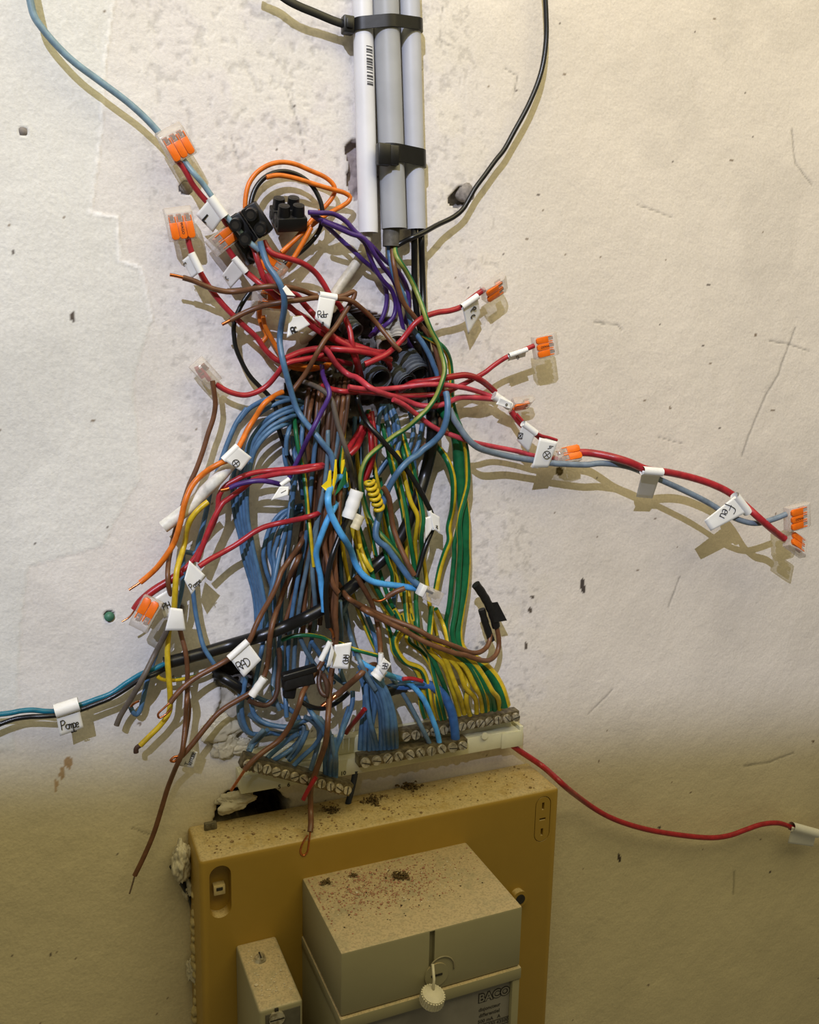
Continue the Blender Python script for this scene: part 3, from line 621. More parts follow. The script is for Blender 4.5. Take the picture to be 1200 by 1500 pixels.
# ---------------------------------------------------------------- the panel, switch boxes and terminal bars
def dusty(name, rgb, dust, rough=.5, amt=.85):
    m = bpy.data.materials.new(name); m.use_nodes = True; nt = m.node_tree; b = nt.nodes['Principled BSDF']; b.inputs['Roughness'].default_value = rough
    ge = nt.nodes.new('ShaderNodeNewGeometry'); sp = nt.nodes.new('ShaderNodeSeparateXYZ'); nt.links.new(ge.outputs['Normal'], sp.inputs[0])
    mr = nt.nodes.new('ShaderNodeMapRange'); mr.inputs[1].default_value = .55; mr.inputs[2].default_value = .95; mr.inputs[4].default_value = amt; nt.links.new(sp.outputs['Z'], mr.inputs[0])
    nz = nt.nodes.new('ShaderNodeTexNoise'); nz.inputs['Scale'].default_value = 70; nz.inputs['Detail'].default_value = 9; nz.inputs['Roughness'].default_value = .7
    tc = nt.nodes.new('ShaderNodeTexCoord'); nt.links.new(tc.outputs['Object'], nz.inputs['Vector'])
    r2 = nt.nodes.new('ShaderNodeMapRange'); r2.inputs[1].default_value = .2; r2.inputs[2].default_value = .5; nt.links.new(nz.outputs['Fac'], r2.inputs[0])
    mu = nt.nodes.new('ShaderNodeMath'); mu.operation = 'MULTIPLY'; nt.links.new(mr.outputs[0], mu.inputs[0]); nt.links.new(r2.outputs[0], mu.inputs[1])
    n2 = nt.nodes.new('ShaderNodeTexNoise'); n2.inputs['Scale'].default_value = 600; n2.inputs['Detail'].default_value = 3; nt.links.new(tc.outputs['Object'], n2.inputs['Vector'])
    md = nt.nodes.new('ShaderNodeMix'); md.data_type = 'RGBA'; md.inputs[6].default_value = (*[v * .7 for v in lin(dust)], 1); md.inputs[7].default_value = (*lin(dust), 1)
    r3 = nt.nodes.new('ShaderNodeMapRange'); r3.inputs[1].default_value = .35; r3.inputs[2].default_value = .55; nt.links.new(n2.outputs['Fac'], r3.inputs[0]); nt.links.new(r3.outputs[0], md.inputs[0])
    mb = nt.nodes.new('ShaderNodeMix'); mb.data_type = 'RGBA'; mb.inputs[6].default_value = (*[v * .88 for v in lin(rgb)], 1); mb.inputs[7].default_value = (*lin(rgb), 1); nt.links.new(nz.outputs['Fac'], mb.inputs[0])
    mx = nt.nodes.new('ShaderNodeMix'); mx.data_type = 'RGBA'; nt.links.new(mu.outputs[0], mx.inputs[0]); nt.links.new(mb.outputs[2], mx.inputs[6]); nt.links.new(md.outputs[2], mx.inputs[7])
    nt.links.new(mx.outputs[2], b.inputs['Base Color']); MATS[name] = m; return m
PANEL = dusty('mustard_panel', (164, 132, 50), (196, 176, 128), .42, .95); BOXG = dusty('box_grey', (152, 146, 116), (194, 174, 136), .5, .85)
CREAM = mat('cream_plastic', (214, 210, 178), .5, 0, .14, 60, .05); DARK = mat('dark_slot', (40, 36, 28), .7, 0, .3)
def stadium(cx, cz, w, hgt, n=10):
    r = w / 2; out = []
    for i in range(n + 1): a_ = math.pi * i / n; out.append((cx + r * math.cos(a_), cz + hgt / 2 - r + r * math.sin(a_)))
    for i in range(n + 1): a_ = math.pi + math.pi * i / n; out.append((cx + r * math.cos(a_), cz - hgt / 2 + r + r * math.sin(a_)))
    return out
def prism_y(bm, outline, y0, y1, mi=0):
    a = [bm.verts.new((x, y0, z)) for x, z in outline]; b = [bm.verts.new((x, y1, z)) for x, z in outline]; fs = [bm.faces.new(a), bm.faces.new(b[::-1])]
    for i in range(len(a)): fs.append(bm.faces.new((a[i], b[i], b[(i + 1) % len(a)], a[(i + 1) % len(a)])))
    for f in fs: f.material_index = mi
def cut(o, outline_fn):
    bm = bmesh.new(); outline_fn(bm); bmesh.ops.recalc_face_normals(bm, faces=bm.faces[:]); me = bpy.data.meshes.new('c'); bm.to_mesh(me); bm.free()
    c_ = bpy.data.objects.new('c', me); COL.objects.link(c_); md = o.modifiers.new('b', 'BOOLEAN'); md.operation = 'DIFFERENCE'; md.solver = 'EXACT'; md.object = c_
    dg = bpy.context.evaluated_depsgraph_get(); dg.update(); nm = bpy.data.meshes.new_from_object(o.evaluated_get(dg)); o.modifiers.clear(); old = o.data; nm.name = old.name; o.data = nm
    bpy.data.objects.remove(c_); bpy.data.meshes.remove(me); smooth_faces(o, 30)
PX0, PX1, PH, PZ = -.1898, .1280, .0545, -.2473
pn = empty('distribution_panel', (-.03, 0, PZ - .42), 'mustard yellow plastic distribution panel with dusty top', 'panel')
bm = bmesh.new(); bbox(bm, PX0, PX1, -PH, -.0005, PZ - .42, PZ, .0035, 3); body = bm_obj('cover', bm, PANEL, pn)
sl = P(323, 1300, PH); sr_ = P(795, 1198, PH)
def _c(bm):
    prism_y(bm, stadium(sl[0], -.2765, .0165, .044), -PH - .01, -PH + .010)
    o1 = stadium(sr_[0], -.2745, .0160, .044); o2 = stadium(sr_[0], -.2745, .0146, .0426)
    a = [[bm.verts.new((x, y, z)) for x, z in o] for o in (o1, o2) for y in (-PH - .01, -PH + .0016)]; n = len(o1)
    for i in range(n):
        j = (i + 1) % n
        bm.faces.new((a[0][i], a[0][j], a[1][j], a[1][i])); bm.faces.new((a[2][i], a[3][i], a[3][j], a[2][j])); bm.faces.new((a[0][i], a[2][i], a[2][j], a[0][j])); bm.faces.new((a[1][i], a[1][j], a[3][j], a[3][i]))
cut(body, _c)
def _c2(bm):
    for z0, z1 in ((-.2655, -.2585), (-.2905, -.2835)): bbox(bm, sr_[0] - .0012, sr_[0] + .0012, -PH - .01, -PH + .004, z0, z1)
    bbox(bm, sr_[0] - .0032, sr_[0] + .0032, -PH - .01, -PH + .003, -.2757, -.2733)
cut(body, _c2)
bm = bmesh.new(); bbox(bm, sl[0] - .0045, sl[0] + .0045, -PH + .0035, -PH + .0102, -.2815, -.2735, .0006); bm_obj('latch', bm, mat('latch_pale', (200, 180, 130), .5), pn)
bm = bmesh.new(); bbox(bm, sl[0] - .0025, sl[0] + .0025, -PH + .003, -PH + .005, -.2775, -.2750, .0003); bm_obj('latch_slot', bm, DARK, pn)
for t in np.linspace(0, 1, 40):
    for x in np.linspace(290, 815, 40): y = 1262 - (x - 290) * .204; hm_put(x, y + t * 260, 8, PH * 1000)
# clip at the back left corner of the panel top
bm = bmesh.new(); c = P(308, 1196, .012); bbox(bm, c[0] - .005, c[0] + .005, c[1] - .002, c[1] + .002, PZ - .002, PZ + .006, .0008)
for dx in (-.003, .0015): bcyl(bm, (c[0] + dx, c[1] - .003, PZ + .004), (0, 1, 0), .0014, .0015, 10, mi=0)
bm_obj('corner_clip', bm, mat('clip_grey', (104, 96, 74), .6, 0, .3), pn)
# grey differential switch box
BX0, BX1, BH, BZ, CZ = -.1095, .0362, .1500, -.2805, -.3310
gb = empty('switch_box', (-.036, -PH, BZ - .3), 'large grey plastic circuit breaker box mounted on the mustard panel', 'switch box')
bm = bmesh.new(); bbox(bm, BX0, BX1, -BH, -PH + .0008, CZ, BZ, .0016, 2); hood = bm_obj('hood', bm, BOXG, gb)
cxs = P(633, 1385, BH)[0]
def _c3(bm): bbox(bm, cxs - .0022, cxs + .0022, -BH - .01, -BH + .004, -.3165, BZ - .001); 
cut(hood, _c3)
bm = bmesh.new(); bbox(bm, BX0 - .0008, BX1 + .0008, -BH - .0018, -PH + .0008, CZ - .0105, CZ - .0006, .0012, 2); bm_obj('frame_rail', bm, BOXG, gb)
bm = bmesh.new(); bbox(bm, BX0, BX0 + .008, -BH - .0010, -PH + .0008, BZ - .3, CZ - .0107, .0008); bm_obj('frame_side', bm, BOXG, gb)
bm = bmesh.new(); bbox(bm, BX1 - .0065, BX1, -BH - .001, -PH + .0008, BZ - .3, CZ - .0107, .0008); bm_obj('frame_side', bm, BOXG, gb)
plm = mat('grey_plate', (134, 130, 124), .5, 0, .12, 80)
bm = bmesh.new(); bbox(bm, BX0 + .008, BX1 - .0068, -BH + .0022, -PH - .001, BZ - .3, CZ - .0108); plate = bm_obj('label_plate', bm, plm, gb)
def ymat(x, z, h): return Matrix.Translation((x, -h, z)) @ Matrix.Rotation(math.radians(90), 4, 'X')
PLH = BH - .0022 + .0002
bc = P(724, 1457, PLH)
PRI = mat('plate_print', (52, 48, 44), .6, 0, .1)
# outlined logo letters: dark outline under a lighter face
text_obj('logo_outline', 'BACO', .0098, ymat(bc[0], bc[2], PLH), PRI, plate, .0009); text_obj('logo_face', 'BACO', .0098, ymat(bc[0], bc[2], PLH + .0002), plm, plate, .0001)
for i, (t_, sz) in enumerate([('disjoncteur', .0042), ('differentiel', .0042), ('500 mA   A', .0042), ('DBA 030 43500', .0042), ('sensible    A', .0042)]):
    text_obj('plate_text', t_, sz, ymat(bc[0] - .0035 if i < 3 else bc[0], bc[2] - .0100 - i * .0052, PLH), PRI, plate, .00008)
bm = bmesh.new(); bbox(bm, bc[0] - .0165, bc[0] + .0165, -PLH - .0001, -PLH + .0001, bc[2] - .0232, bc[2] - .0228); bbox(bm, bc[0] - .0165, bc[0] + .0165, -PLH - .0001, -PLH + .0001, bc[2] - .0284, bc[2] - .0280); bm_obj('plate_line', bm, PRI, plate)
# seal screw, pin and knurled cap
c = P(639, 1427, BH)
bm = bmesh.new(); bcyl(bm, (c[0], -BH - .0003, c[2]), (0, 1, 0), .0095, .0016, 28); sc = bm_obj('seal_screw', bm, BOXG, gb)
bm = bmesh.new(); bbox(bm, c[0] - .0045, c[0] + .0045, -BH - .0016, -BH - .001, c[2] - .0006, c[2] + .0008); bm_obj('screw_slot', bm, DARK, sc)
V_, F_ = tube(np.array([(c[0] + .004 + .0105 * math.cos(a_), -BH - .0004, c[2] + .003 + .0105 * math.sin(a_)) for a_ in np.linspace(-.2, 2.6, 20)]), .0006, 6); mesh_obj('seal_groove', V_, F_, mat('rim_grey', (150, 142, 116), .5), gb)
k0, k1 = P(634, 1412, BH + .003), P(634.5, 1452, BH + .011)
V_, F_ = tube(np.array([k0, (k0 + k1) / 2 + (0, -.002, 0), k1]), .0011, 8); mesh_obj('cap_cord', V_, F_, mat('cap_white', (206, 200, 176), .5, 0, .1), gb)
bm = bmesh.new(); bcyl(bm, (0, 0, 0), (0, 0, 1), .0088, .0075, 32, .0080); bcyl(bm, (0, 0, .0042), (0, 0, 1), .0078, .0014, 24, .0055)
for i in range(26): a_ = i / 26 * 2 * math.pi; bbox(bm, .0084 * math.cos(a_) - .0006, .0084 * math.cos(a_) + .0006, .0084 * math.sin(a_) - .0006, .0084 * math.sin(a_) + .0006, -.0036, .0030)
kc = P(633.5, 1461, BH + .012); bm_obj('knurled_cap', bm, mat('cap_white', (206, 200, 176), .5), gb, Matrix.Translation(Vector(kc)) @ Matrix.Rotation(math.radians(14), 4, 'X') @ Matrix.Rotation(math.radians(6), 4, 'Y'))
# small grey fuse box
SX0, SX1, SH, SZ = -.1632, -.1312, .1300, -.3255
fb = empty('fuse_box', (-.147, -PH, SZ - .25), 'small narrow grey fuse box beside the large breaker box', 'fuse box')
bm = bmesh.new(); bbox(bm, SX0, SX1, -SH, -PH + .0008, SZ - .25, SZ, .0022, 3); bm_obj('housing', bm, BOXG, fb)
bm = bmesh.new(); bbox(bm, SX0 + .0045, SX1 - .002, -SH - .0006, -SH + .0005, SZ - .2, SZ - .0040, .0003); bm_obj('front_plate', bm, mat('plate_dark', (96, 92, 80), .4, .3, .2), fb)
c = P(381, 1401, .077); c[2] = SZ
bm = bmesh.new(); bcyl(bm, (c[0], c[1], SZ + .0012), (0, 0, 1), .0052, .0024, 18, .0040); bcyl(bm, (c[0] + .001, c[1], SZ + .003), (0, 0, 1), .003, .002, 12, .0022); s_ = bm_obj('top_screw', bm, STEEL, fb)
bm = bmesh.new(); bbox(bm, c[0] - .0005, c[0] + .0005, c[1] - .0032, c[1] + .0032, SZ + .0034, SZ + .0043); bm_obj('screw_slot', bm, DARK, s_)
c = P(405, 1490, SH)
bm = bmesh.new(); bcyl(bm, (c[0], -SH - .0012, c[2]), (0, 1, 0), .0056, .0024, 20); s_ = bm_obj('front_screw', bm, STEEL, fb)
bm = bmesh.new(); bbox(bm, c[0] - .0052, c[0] + .0052, -SH - .0026, -SH - .0020, c[2] - .0007, c[2] + .0003); bm_obj('screw_slot', bm, DARK, s_)
bm = bmesh.new(); bbox(bm, c[0] - .0013, c[0] + .0013, -SH - .0014, -SH, c[2] + .004, SZ - .0005); bm_obj('front_notch', bm, DARK, fb)
# dust, grit and fluff lying on the tops
def grit(name, n, fx, label, m, sz=(.0004, .0012)):
    bm = bmesh.new()
    for i in range(n):
        x, y, z = fx(); r = random.uniform(*sz) * (1.8 if i % 17 == 0 else 1)
        q = bmesh.ops.create_icosphere(bm, subdivisions=1, radius=r)
        for v in q['verts']: v.co = Vector((v.co.x * random.uniform(.6, 1.4) + x, v.co.y + y, v.co.z * .6 + z + r * .4))
    o = bm_obj(name, bm, m); tag(o, label, 'dirt', None, 'stuff')
grit('plaster_grit', 900, lambda: (min(BX1 - .004, max(BX0 + .004, random.gauss(-.055, .030))), -min(BH - .01, max(PH + .004, random.gauss(.088, .016))), BZ), 'reddish plaster grit scattered on top of the grey breaker box', mat('grit_red', (176, 130, 104), .9, 0, .5, 900), (.0003, .0008))
grit('plaster_grit', 60, lambda: (random.uniform(BX0 + .01, BX1 - .01), -random.uniform(PH + .008, BH - .02), BZ), 'dark specks among the grit on the breaker box', mat('grit_dark', (62, 52, 38), .9), (.0003, .0007))
grit('plaster_grit', 260, lambda: (random.uniform(PX0 + .006, PX1 - .01), -random.uniform(.004, PH - .004), PZ), 'plaster grit on the dusty top ledge of the mustard panel', mat('grit_tan', (150, 124, 84), .9, 0, .5, 900), (.0003, .001))
grit('plaster_grit', 40, lambda: (random.uniform(BX0 + .01, BX1 - .02), -random.uniform(PH + .008, BH - .03), BZ), 'white plaster specks among the grit on the breaker box', mat('grit_white', (224, 216, 196), .9), (.0003, .0007))
grit('plaster_grit', 60, lambda: (random.uniform(SX0 + .004, SX1 - .004), -random.uniform(PH + .01, SH - .01), SZ), 'pale grit on top of the narrow fuse box', mat('grit_pale', (200, 188, 160), .9), (.0003, .0009))
FL = mat('dust_fluff', (104, 84, 48), .95, 0, .4, 700, .6)
for i, (x, y, h, z, r, lb) in enumerate([(583, 1290, .08, BZ, .0055, 'dark dust clump in the middle of the breaker box top'), (592, 1294, .083, BZ, .0042, 'smaller dust clump touching the one on the breaker box'),
        (477, 1307, .068, BZ, .004, 'dark dust clump near the left corner of the breaker box'), (518, 1290, .066, BZ, .003, 'thin dust wisp between the clumps on the breaker box'),
        (547, 1182, .02, PZ, .007, 'brown dust tuft on the panel ledge under the brass bar'), (485, 1193, .022, PZ, .0055, 'brown dust tuft on the panel ledge beside the dangling brown wire'), (602, 1152, .008, PZ, .007, 'dust tuft hanging at the back of the panel ledge')]):
    c = P(x, y, h); rr_ = random.Random(80 + i); VV = []; FF = []
    for k in range(46):                          # matted fibres
        a = np.array([rr_.gauss(0, .55) * r, rr_.gauss(0, .4) * r, abs(rr_.gauss(0, .22)) * r]); d = np.array([rr_.uniform(-1, 1), rr_.uniform(-1, 1), rr_.uniform(0, .3)]) * r * .5
        v, f = tube(np.array([a, a + d * .5 + (0, 0, r * .12), a + d]) + (c[0], c[1], z + .0003), r * rr_.uniform(.05, .13), 5); q = len(VV); VV.extend(v); FF.extend([tuple(t + q for t in g) for g in f])
    tag(mesh_obj('dust_clump', VV, FF, FL), lb, 'dust')
# cream carrier strip on the wall and the three brass terminal bars
cs = empty('terminal_carrier', (-.02, 0, -.2175), 'cream plastic carrier strip behind the brass terminal bars', 'carrier')
bm = bmesh.new(); bbox(bm, -.150, .1045, -.020, -.0004, -.2180, -.2030, .0008); bm_obj('rail', bm, CREAM, cs)
bm = bmesh.new(); bbox(bm, -.146, .1010, -.0115, -.0004, -.2028, -.1885, .0008); bm_obj('back_ledge', bm, CREAM, cs)
bm = bmesh.new(); bbox(bm, .0860, .1060, -.0215, -.0190, -.2185, -.2035, .0006); bm_obj('front_cover', bm, CREAM, cs)
bm = bmesh.new(); bbox(bm, .1046, .1085, -.0205, -.0004, -.2190, -.2000, .0006); bm_obj('end_cap', bm, CREAM, cs)
bm = bmesh.new(); c = P(710, 1078, .0215); bcyl(bm, (c[0], -.0215, c[2]), (0, 1, 0), .0032, .0016, 16); bm_obj('carrier_screw', bm, CREAM, cs)
for (x, y, t_) in [(409.5, 1153, '5'), (423, 1150, '6'), (503, 1133, '10')]:
    c = P(x, y, .0204); text_obj('number_print', t_, .0050, ymat(c[0], c[2], .0203), INK, cs, .0001)
for x, y in ((410, 1152), (424, 1149)):
    pass
def terminal_bar(a, b, hgt, dep, n, label, h):
    """a, b: photo points of the bar's left and right end (centre line), h: mm of its back face"""
    A = P(*a, (h + dep / 2) / 1000.); B = P(*b, (h + dep / 2) / 1000.); U = B - A; L = np.linalg.norm(U); U /= L; N = np.array([0, -1., 0]); Vv = np.cross(U, N) * 1.0
    if Vv[2] < 0: Vv = -Vv
    c = (A + B) / 2; M = Matrix(((U[0], N[0], Vv[0], c[0]), (U[1], N[1], Vv[1], c[1]), (U[2], N[2], Vv[2], c[2]), (0, 0, 0, 1)))
    o = empty('terminal_bar', c, label, 'terminal bar'); bm = bmesh.new(); bbox(bm, -L / 2, L / 2, -dep / 2000, dep / 2000, -hgt / 2000, hgt / 2000, .0007); bm_obj('brass_body', bm, BRASS, o, M)
    for i in range(n):
        u = (i + .5) / n * L - L / 2; rr = min(L / n * .46, hgt / 2000 * .92); out = random.uniform(.0008, .0022); bm = bmesh.new()
        bcyl(bm, (u, dep / 2000 + out / 2, -.0004), (0, 1, 0), rr, out + .0012, 16, rr * .9); s_ = bm_obj('screw', bm, STEEL, o, M)
        an = random.uniform(0, math.pi); bm = bmesh.new(); bbox(bm, -rr * .85, rr * .85, -.0002, .0002, -.0003, .0003)
        bm_obj('screw_slot', bm, DARK, s_, M @ Matrix.Translation((u, dep / 2000 + out + .0008, -.0004)) @ Matrix.Rotation(an, 4, 'Y'))
    for i in range(int(n * 1.1)):                # little ferrule teeth under the bar
        u = random.uniform(-.46, .46) * L; bm = bmesh.new(); bcyl(bm, (u, -dep / 5000, -hgt / 2000 - .0014), (0, 0, 1), .0011, .0034, 8); bm_obj('wire_tip', bm, TINNED, o, M)
    for t in np.linspace(0, 1, 40): hm_put(a[0] + (b[0] - a[0]) * t, a[1] + (b[1] - a[1]) * t, hgt * .8, h + dep + 1)
    return o
terminal_bar((584, 1076), (757, 1045), 9.5, 10, 13, 'upper right brass terminal bar holding the green and yellow earth wires', 12)
terminal_bar((523, 1113), (681, 1086), 9.5, 11, 10, 'middle brass terminal bar holding the fanned blue wires', 22)
terminal_bar((354, 1112), (512, 1154), 10.5, 11, 12, 'loose tilted brass terminal bar under the coiled blue wires', 26)

# ---------------------------------------------------------------- wires, laid from the wall outwards
# cables leaving the pipes
wire('wc', 'cream', '# 540,330,10! 534,362,8 524,383,6 506,408,5 491,430,5 475,460,4 458,485,2 440,502,-4 430,520,-14!', 16, 'white sheathed cable running from the left pipe down into the cavity', h=6, name='white_cable', cat='cable', over=False)
wire('bk1', 'black', '# 606.5,325,9! 607,370,9 607.5,420,8 611,460,7 620,500,5 628,560,4 632,600,3', 9.5, 'left of the two straight black cables below the pale pipe', h=8, name='black_cable', cat='cable')
wire('bk2', 'black', '# 617,325,9! 618,370,9 619.5,420,8 621,460,7 626,500,5 634,560,4 638,600,3', 9.5, 'right of the two straight black cables below the pale pipe', h=8, name='black_cable', cat='cable')
wire('bkt', 'black', 'zz 0,1085 300,960 380,880 470,720 560,560 700,370 860,150 980,0 | # 752,195,11 776,150,12 793,105,12 800,60,12 800,20,12 796,-40,12 786,-120,12 780,-260,12 784,-420,12'.replace('zz 0,1085', '# 578,362,16! 596,352,16 620,341,14 640,330,11 | ZZ 20,1078'), 7.5,
     'thin black wire sweeping up to the right from the pipes', h=11) if FR.setdefault('ZZ', (640, 220, 10)) else 0
wire('topblue', 'greyblue', '# 34,-420,14 22,-240,14 26,-110,14 34,-50,14 | T 132,0,15 150,70 182,120 245,195 320,268 440,358 560,448 640,520 700,585,16', 11, 'grey-blue wire coming down from above to the topmost lever connector', h=15)

# left part: loops and connectors near the pipes
wire('or1', 'orange', 'A 522,470,12 526,400 545,330 590,270 660,228 730,216 800,228 880,262 960,298 1010,335 1022,365 1005,410 965,455 905,515 840,590 770,670 715,735', 7, 'orange wire making the larger loop above the black connector block', h=11)
wire('bkl', 'black', 'A 550,470,14 560,410 585,350 630,300 690,272 750,268 820,290 880,335 920,395 943,460 945,530 925,600 880,660 820,715 760,760 700,800 630,850 570,905 510,985 470,1070 455,1130 | C 10,390 18,450 45,520 90,600 140,655 190,702 | a 160,660 200,760 170,860 210,960 250,1080 290,1190 | c 690,150 760,330 860,480', 7.2, 'black wire looping beside the connector block and down behind the blue wires', h=10)
wire('or2', 'orange', 'A 640,300,12 700,288 780,300 850,320 930,345 1010,368 1080,385 1107,408 1095,432 1050,460 960,510 880,570 800,640 720,712', 7, 'orange wire folded into a sharp bend next to the conduit pipe', h=13)
wire('or3', 'orange', 'A 885,575,10 850,640 815,700 770,770 735,815 690,850 640,905 610,970 600,1040 608,1100 640,1170 | a 20,40 110,130 210,220 290,262 420,300 560,315 640,300,2 760,250,-8!', 7.5, 'orange wire dropping behind the clear connectors into the cavity', h=8)
wire('or4', 'orange', 'o 40,690,9 60,800 120,920 180,1030 240,1110 | a 230,210 330,240 460,270 590,280,3 720,290,-3 800,210,-12!', 7, 'second orange wire running beside the first into the cavity', h=8)
# purple wires
pu = 'purple wire running from the black screw connector into the cavity'
wire('pu1', 'purple', 'A 890,505,11 955,555 1010,605 1070,662 1130,715 | p 90,85 180,160 290,280 345,420 345,570 300,720 240,830 160,930,-6!', 7, pu, 'purple wires from the screw connector', h=9)
wire('pu2', 'purple', 'A 885,500,11 960,540 1040,570 1110,600 1180,660 | p 160,30 230,190 310,310 400,410 450,520 455,620 415,720 320,810 200,900,-6!', 7, pu, 'purple wires from the screw connector', h=9)
wire('pu3', 'purple', 'A 870,492,11 | B 250,1170 330,1175 400,1215 450,1270 520,1330 590,1400 | p 300,60 370,120 460,190 530,290 575,400 600,520 590,620 560,760,-2 590,900,-10!', 7, pu, 'purple wires from the screw connector', h=9)
wire('pu4', 'purple', 'B 270,1215,10 350,1250 430,1285 500,1310 560,1400 600,1460 | p 420,300 480,460 490,620 520,780 545,900,0 640,1080,-12!', 7, pu, 'purple wires from the screw connector', h=8)
# out of the middle pipe
wire('mb1', 'blue', '# 570,356,14! 571,372,12 | p 400,120 440,280 510,420 560,560 590,690 650,850 760,1020 850,1180 | b 860,260 905,370,4 930,480,0', 8, 'blue wire dropping from the middle pipe past the ribbed conduit', h=9)
wire('mbr', 'brown', '# 575,357,15! | p 415,40 440,200 475,380 540,560 640,690 760,840 850,960 900,1120 | b 900,150 940,300 955,430 960,560 950,780 905,950 820,1080 720,1180 | d 1080,100 960,180', 7.5, 'brown wire from the middle pipe curving back left under the blue one', h=9)
wire('my', 'yellow', 'p 690,870,6! 760,915 840,960 930,1000 1000,1060 1040,1180 | b 1040,240 1060,400 1060,560 1080,700 1120,850 1170,970 | i 590,70 630,220 640,420 620,600 580,760 550,900 520,1050 490,1190 | j 790,250 765,520 735,800 700,1010 | m 430,300 470,400', 7.5, 'yellow and green wire descending beside the thick green earth cable', h=9, stripe=('green', .015, 5))

# corner of the cavity: fluff of short wires in the background, blue bundles
blg = 'blue wire in the tight bundle curving down the left side'
arc = [('E 1075,285,2! 1000,262 900,285 800,345 735,420 700,500 680,580 650,700 643,830 660,960 690,1080 | e 190,230 245,430 300,620 330,800 340,960 345,1080', 0),
       ('E 1085,300,2! 1010,300 920,330 840,380 780,450 740,520 715,610 680,740 668,860 685,990 712,1100 | e 225,230 285,440 340,640 365,820 372,980 372,1080', 0),
       ('E 1085,320,2! 1020,320 930,350 850,400 790,470 755,540 730,640 700,760 692,880 705,1000 730,1110 | e 255,200 310,420 360,620 395,820 402,980 400,1090', 0),
       ('E 1080,345,2! 990,360 900,400 835,450 790,510 760,580 740,660 715,780 712,890 725,1010 745,1110 | e 285,190 335,400 390,640 420,820 432,980 428,1090', 0),
       ('E 1040,385,3! 960,405 880,440 815,500 775,560 755,620 740,700 728,800 728,900 738,1000 760,1100 | e 300,170 365,420 410,640 440,800 455,960 455,1080', 0)]
for i, (s_, q) in enumerate(arc): wire('bl%d' % i, 'blue', s_, 6.6, ORD[i] + ' blue wire counted inwards from the outer edge of the tight left bundle', 'blue wires of the left bundle', h=6 + i * .5)
wire('bll', 'blue', 'C 300,722,4! 215,712 150,735 85,775 30,840 | E 730,310 670,390 620,500 580,610 545,710 515,790 492,900 470,1000 445,1090 425,1160 | G 412,110 408,220 395,330 370,420 325,520 285,600 245,700 205,830 185,920 170,985 150,1010 130,990 118,960', 7.5,
     'blue wire ending in a bent hook beside the grey wire on the left', h=9, cu='G 130,945 165,925')
# middle blue group
blm = 'blue wire in the loose group hanging in the middle'
for i, s_ in enumerate(['c 850,750,3! 760,770 660,800 580,860 520,940 470,1040 440,1140 | e 425,100 418,250 450,420 500,560 535,720 535,880 520,1000',
                        'c 850,775,3! 770,790 680,830 610,900 560,970 520,1060 490,1180 | e 485,130 490,260 530,400 520,560 500,720 480,850',
                        'c 840,810,3! 780,840 700,890 640,960 600,1040 570,1150 | e 555,80 530,240 545,380 520,560 495,700',
                        'c 760,470,4! 735,600 715,740 700,860 690,960 650,1080 | e 640,60 600,220 570,360 540,520 505,660 490,760',
                        'c 660,-20,3! 650,120 655,240 690,380 740,520 750,640',
                        'c 740,-10,3! 750,120 775,260 810,420 835,560 850,680',
                        'a 350,800,2! 330,950 300,1080 | c 660,60 670,200',
                        'a 520,780,2! 490,920 460,1060 | c 820,80 790,260 770,420 740,560']):
    wire('bm%d' % i, 'blue', s_, 6.8, blm, 'loose blue wires in the middle', h=6)
# blue group right of centre
blr = 'blue wire in the group hanging below the ribbed conduits'
for i, s_ in enumerate(['b 300,690,2! 270,820 250,960 250,1080 270,1190 | d 610,120 590,250 600,340 590,420',
                        'b 330,690,2! 340,820 370,960 390,1090 410,1190 | d 790,150 740,260 640,400 590,470',
                        'b 360,690,2! 400,800 430,920 440,1050 440,1190 | d 760,200 700,290 610,430',
                        'b 390,700,2! 450,820 480,960 490,1080 470,1190 | d 820,180 760,290',
                        'b 600,770,3! 630,880 640,1000 620,1120 590,1195 | d 960,180 900,290 840,380',
                        'b 740,900,3! 720,1020 690,1150 | d 1020,200 1030,330 1010,500 960,680 930,840 915,1000 890,1180 | g 900,160 870,330 830,520 805,700 800,880']):
    wire('br%d' % i, 'blue', s_, 7, blr, 'blue wires below the ribbed conduits', h=6)
# brown mass down the centre
brm = 'brown wire in the dusty bundle hanging down the centre'
def pw(x): return '%.0f,%.0f' % x
rb = random.Random(21)
for i in range(13):
    x0 = 448 + i * 4.6 + rb.uniform(-3, 3); x1 = 452 + i * 3.2 + rb.uniform(-5, 5); x2 = 432 + i * 5.2 + rb.uniform(-8, 8); x3 = 420 + i * 6 + rb.uniform(-8, 8)
    s_ = '# %.1f,%.1f,-16! %.1f,%.1f %.1f,%.1f %.1f,%.1f %.1f,%.1f %.1f,%.1f' % (x0 + 10, 545 + rb.uniform(0, 25), x0, 632, x1 + rb.uniform(-4, 4), 705, (x1 + x2) / 2, 765, x2, 830, x3, 905 + rb.uniform(0, 30))
    wire('bn%d' % i, rb.choice(['brown', 'darkbrown', 'darkbrown']), s_, 7, brm, 'brown wires of the central bundle', h=8)
for i, s_ in enumerate(['# 470,590,0! 462,650 455,720 448,790 436,850 425,920 420,985', '# 500,600,0! 492,660 470,740 452,820 440,880 432,950 430,1010', '# 520,610,0! 516,680 505,760 500,840 508,900 520,960',
                        '# 480,600,0! 478,690 466,760 458,830 462,900 452,960 445,1000', '# 445,600,0! 440,660 430,720 424,790 415,850 410,930 406,1000', '# 530,610,0! 528,700 522,780 515,860 490,930 470,990']):
    wire('bs%d' % i, 'slate' if i % 2 else 'blue', s_, 6.8, 'dusty blue wire threaded between the central brown wires', 'blue wires in the central bundle', h=8)
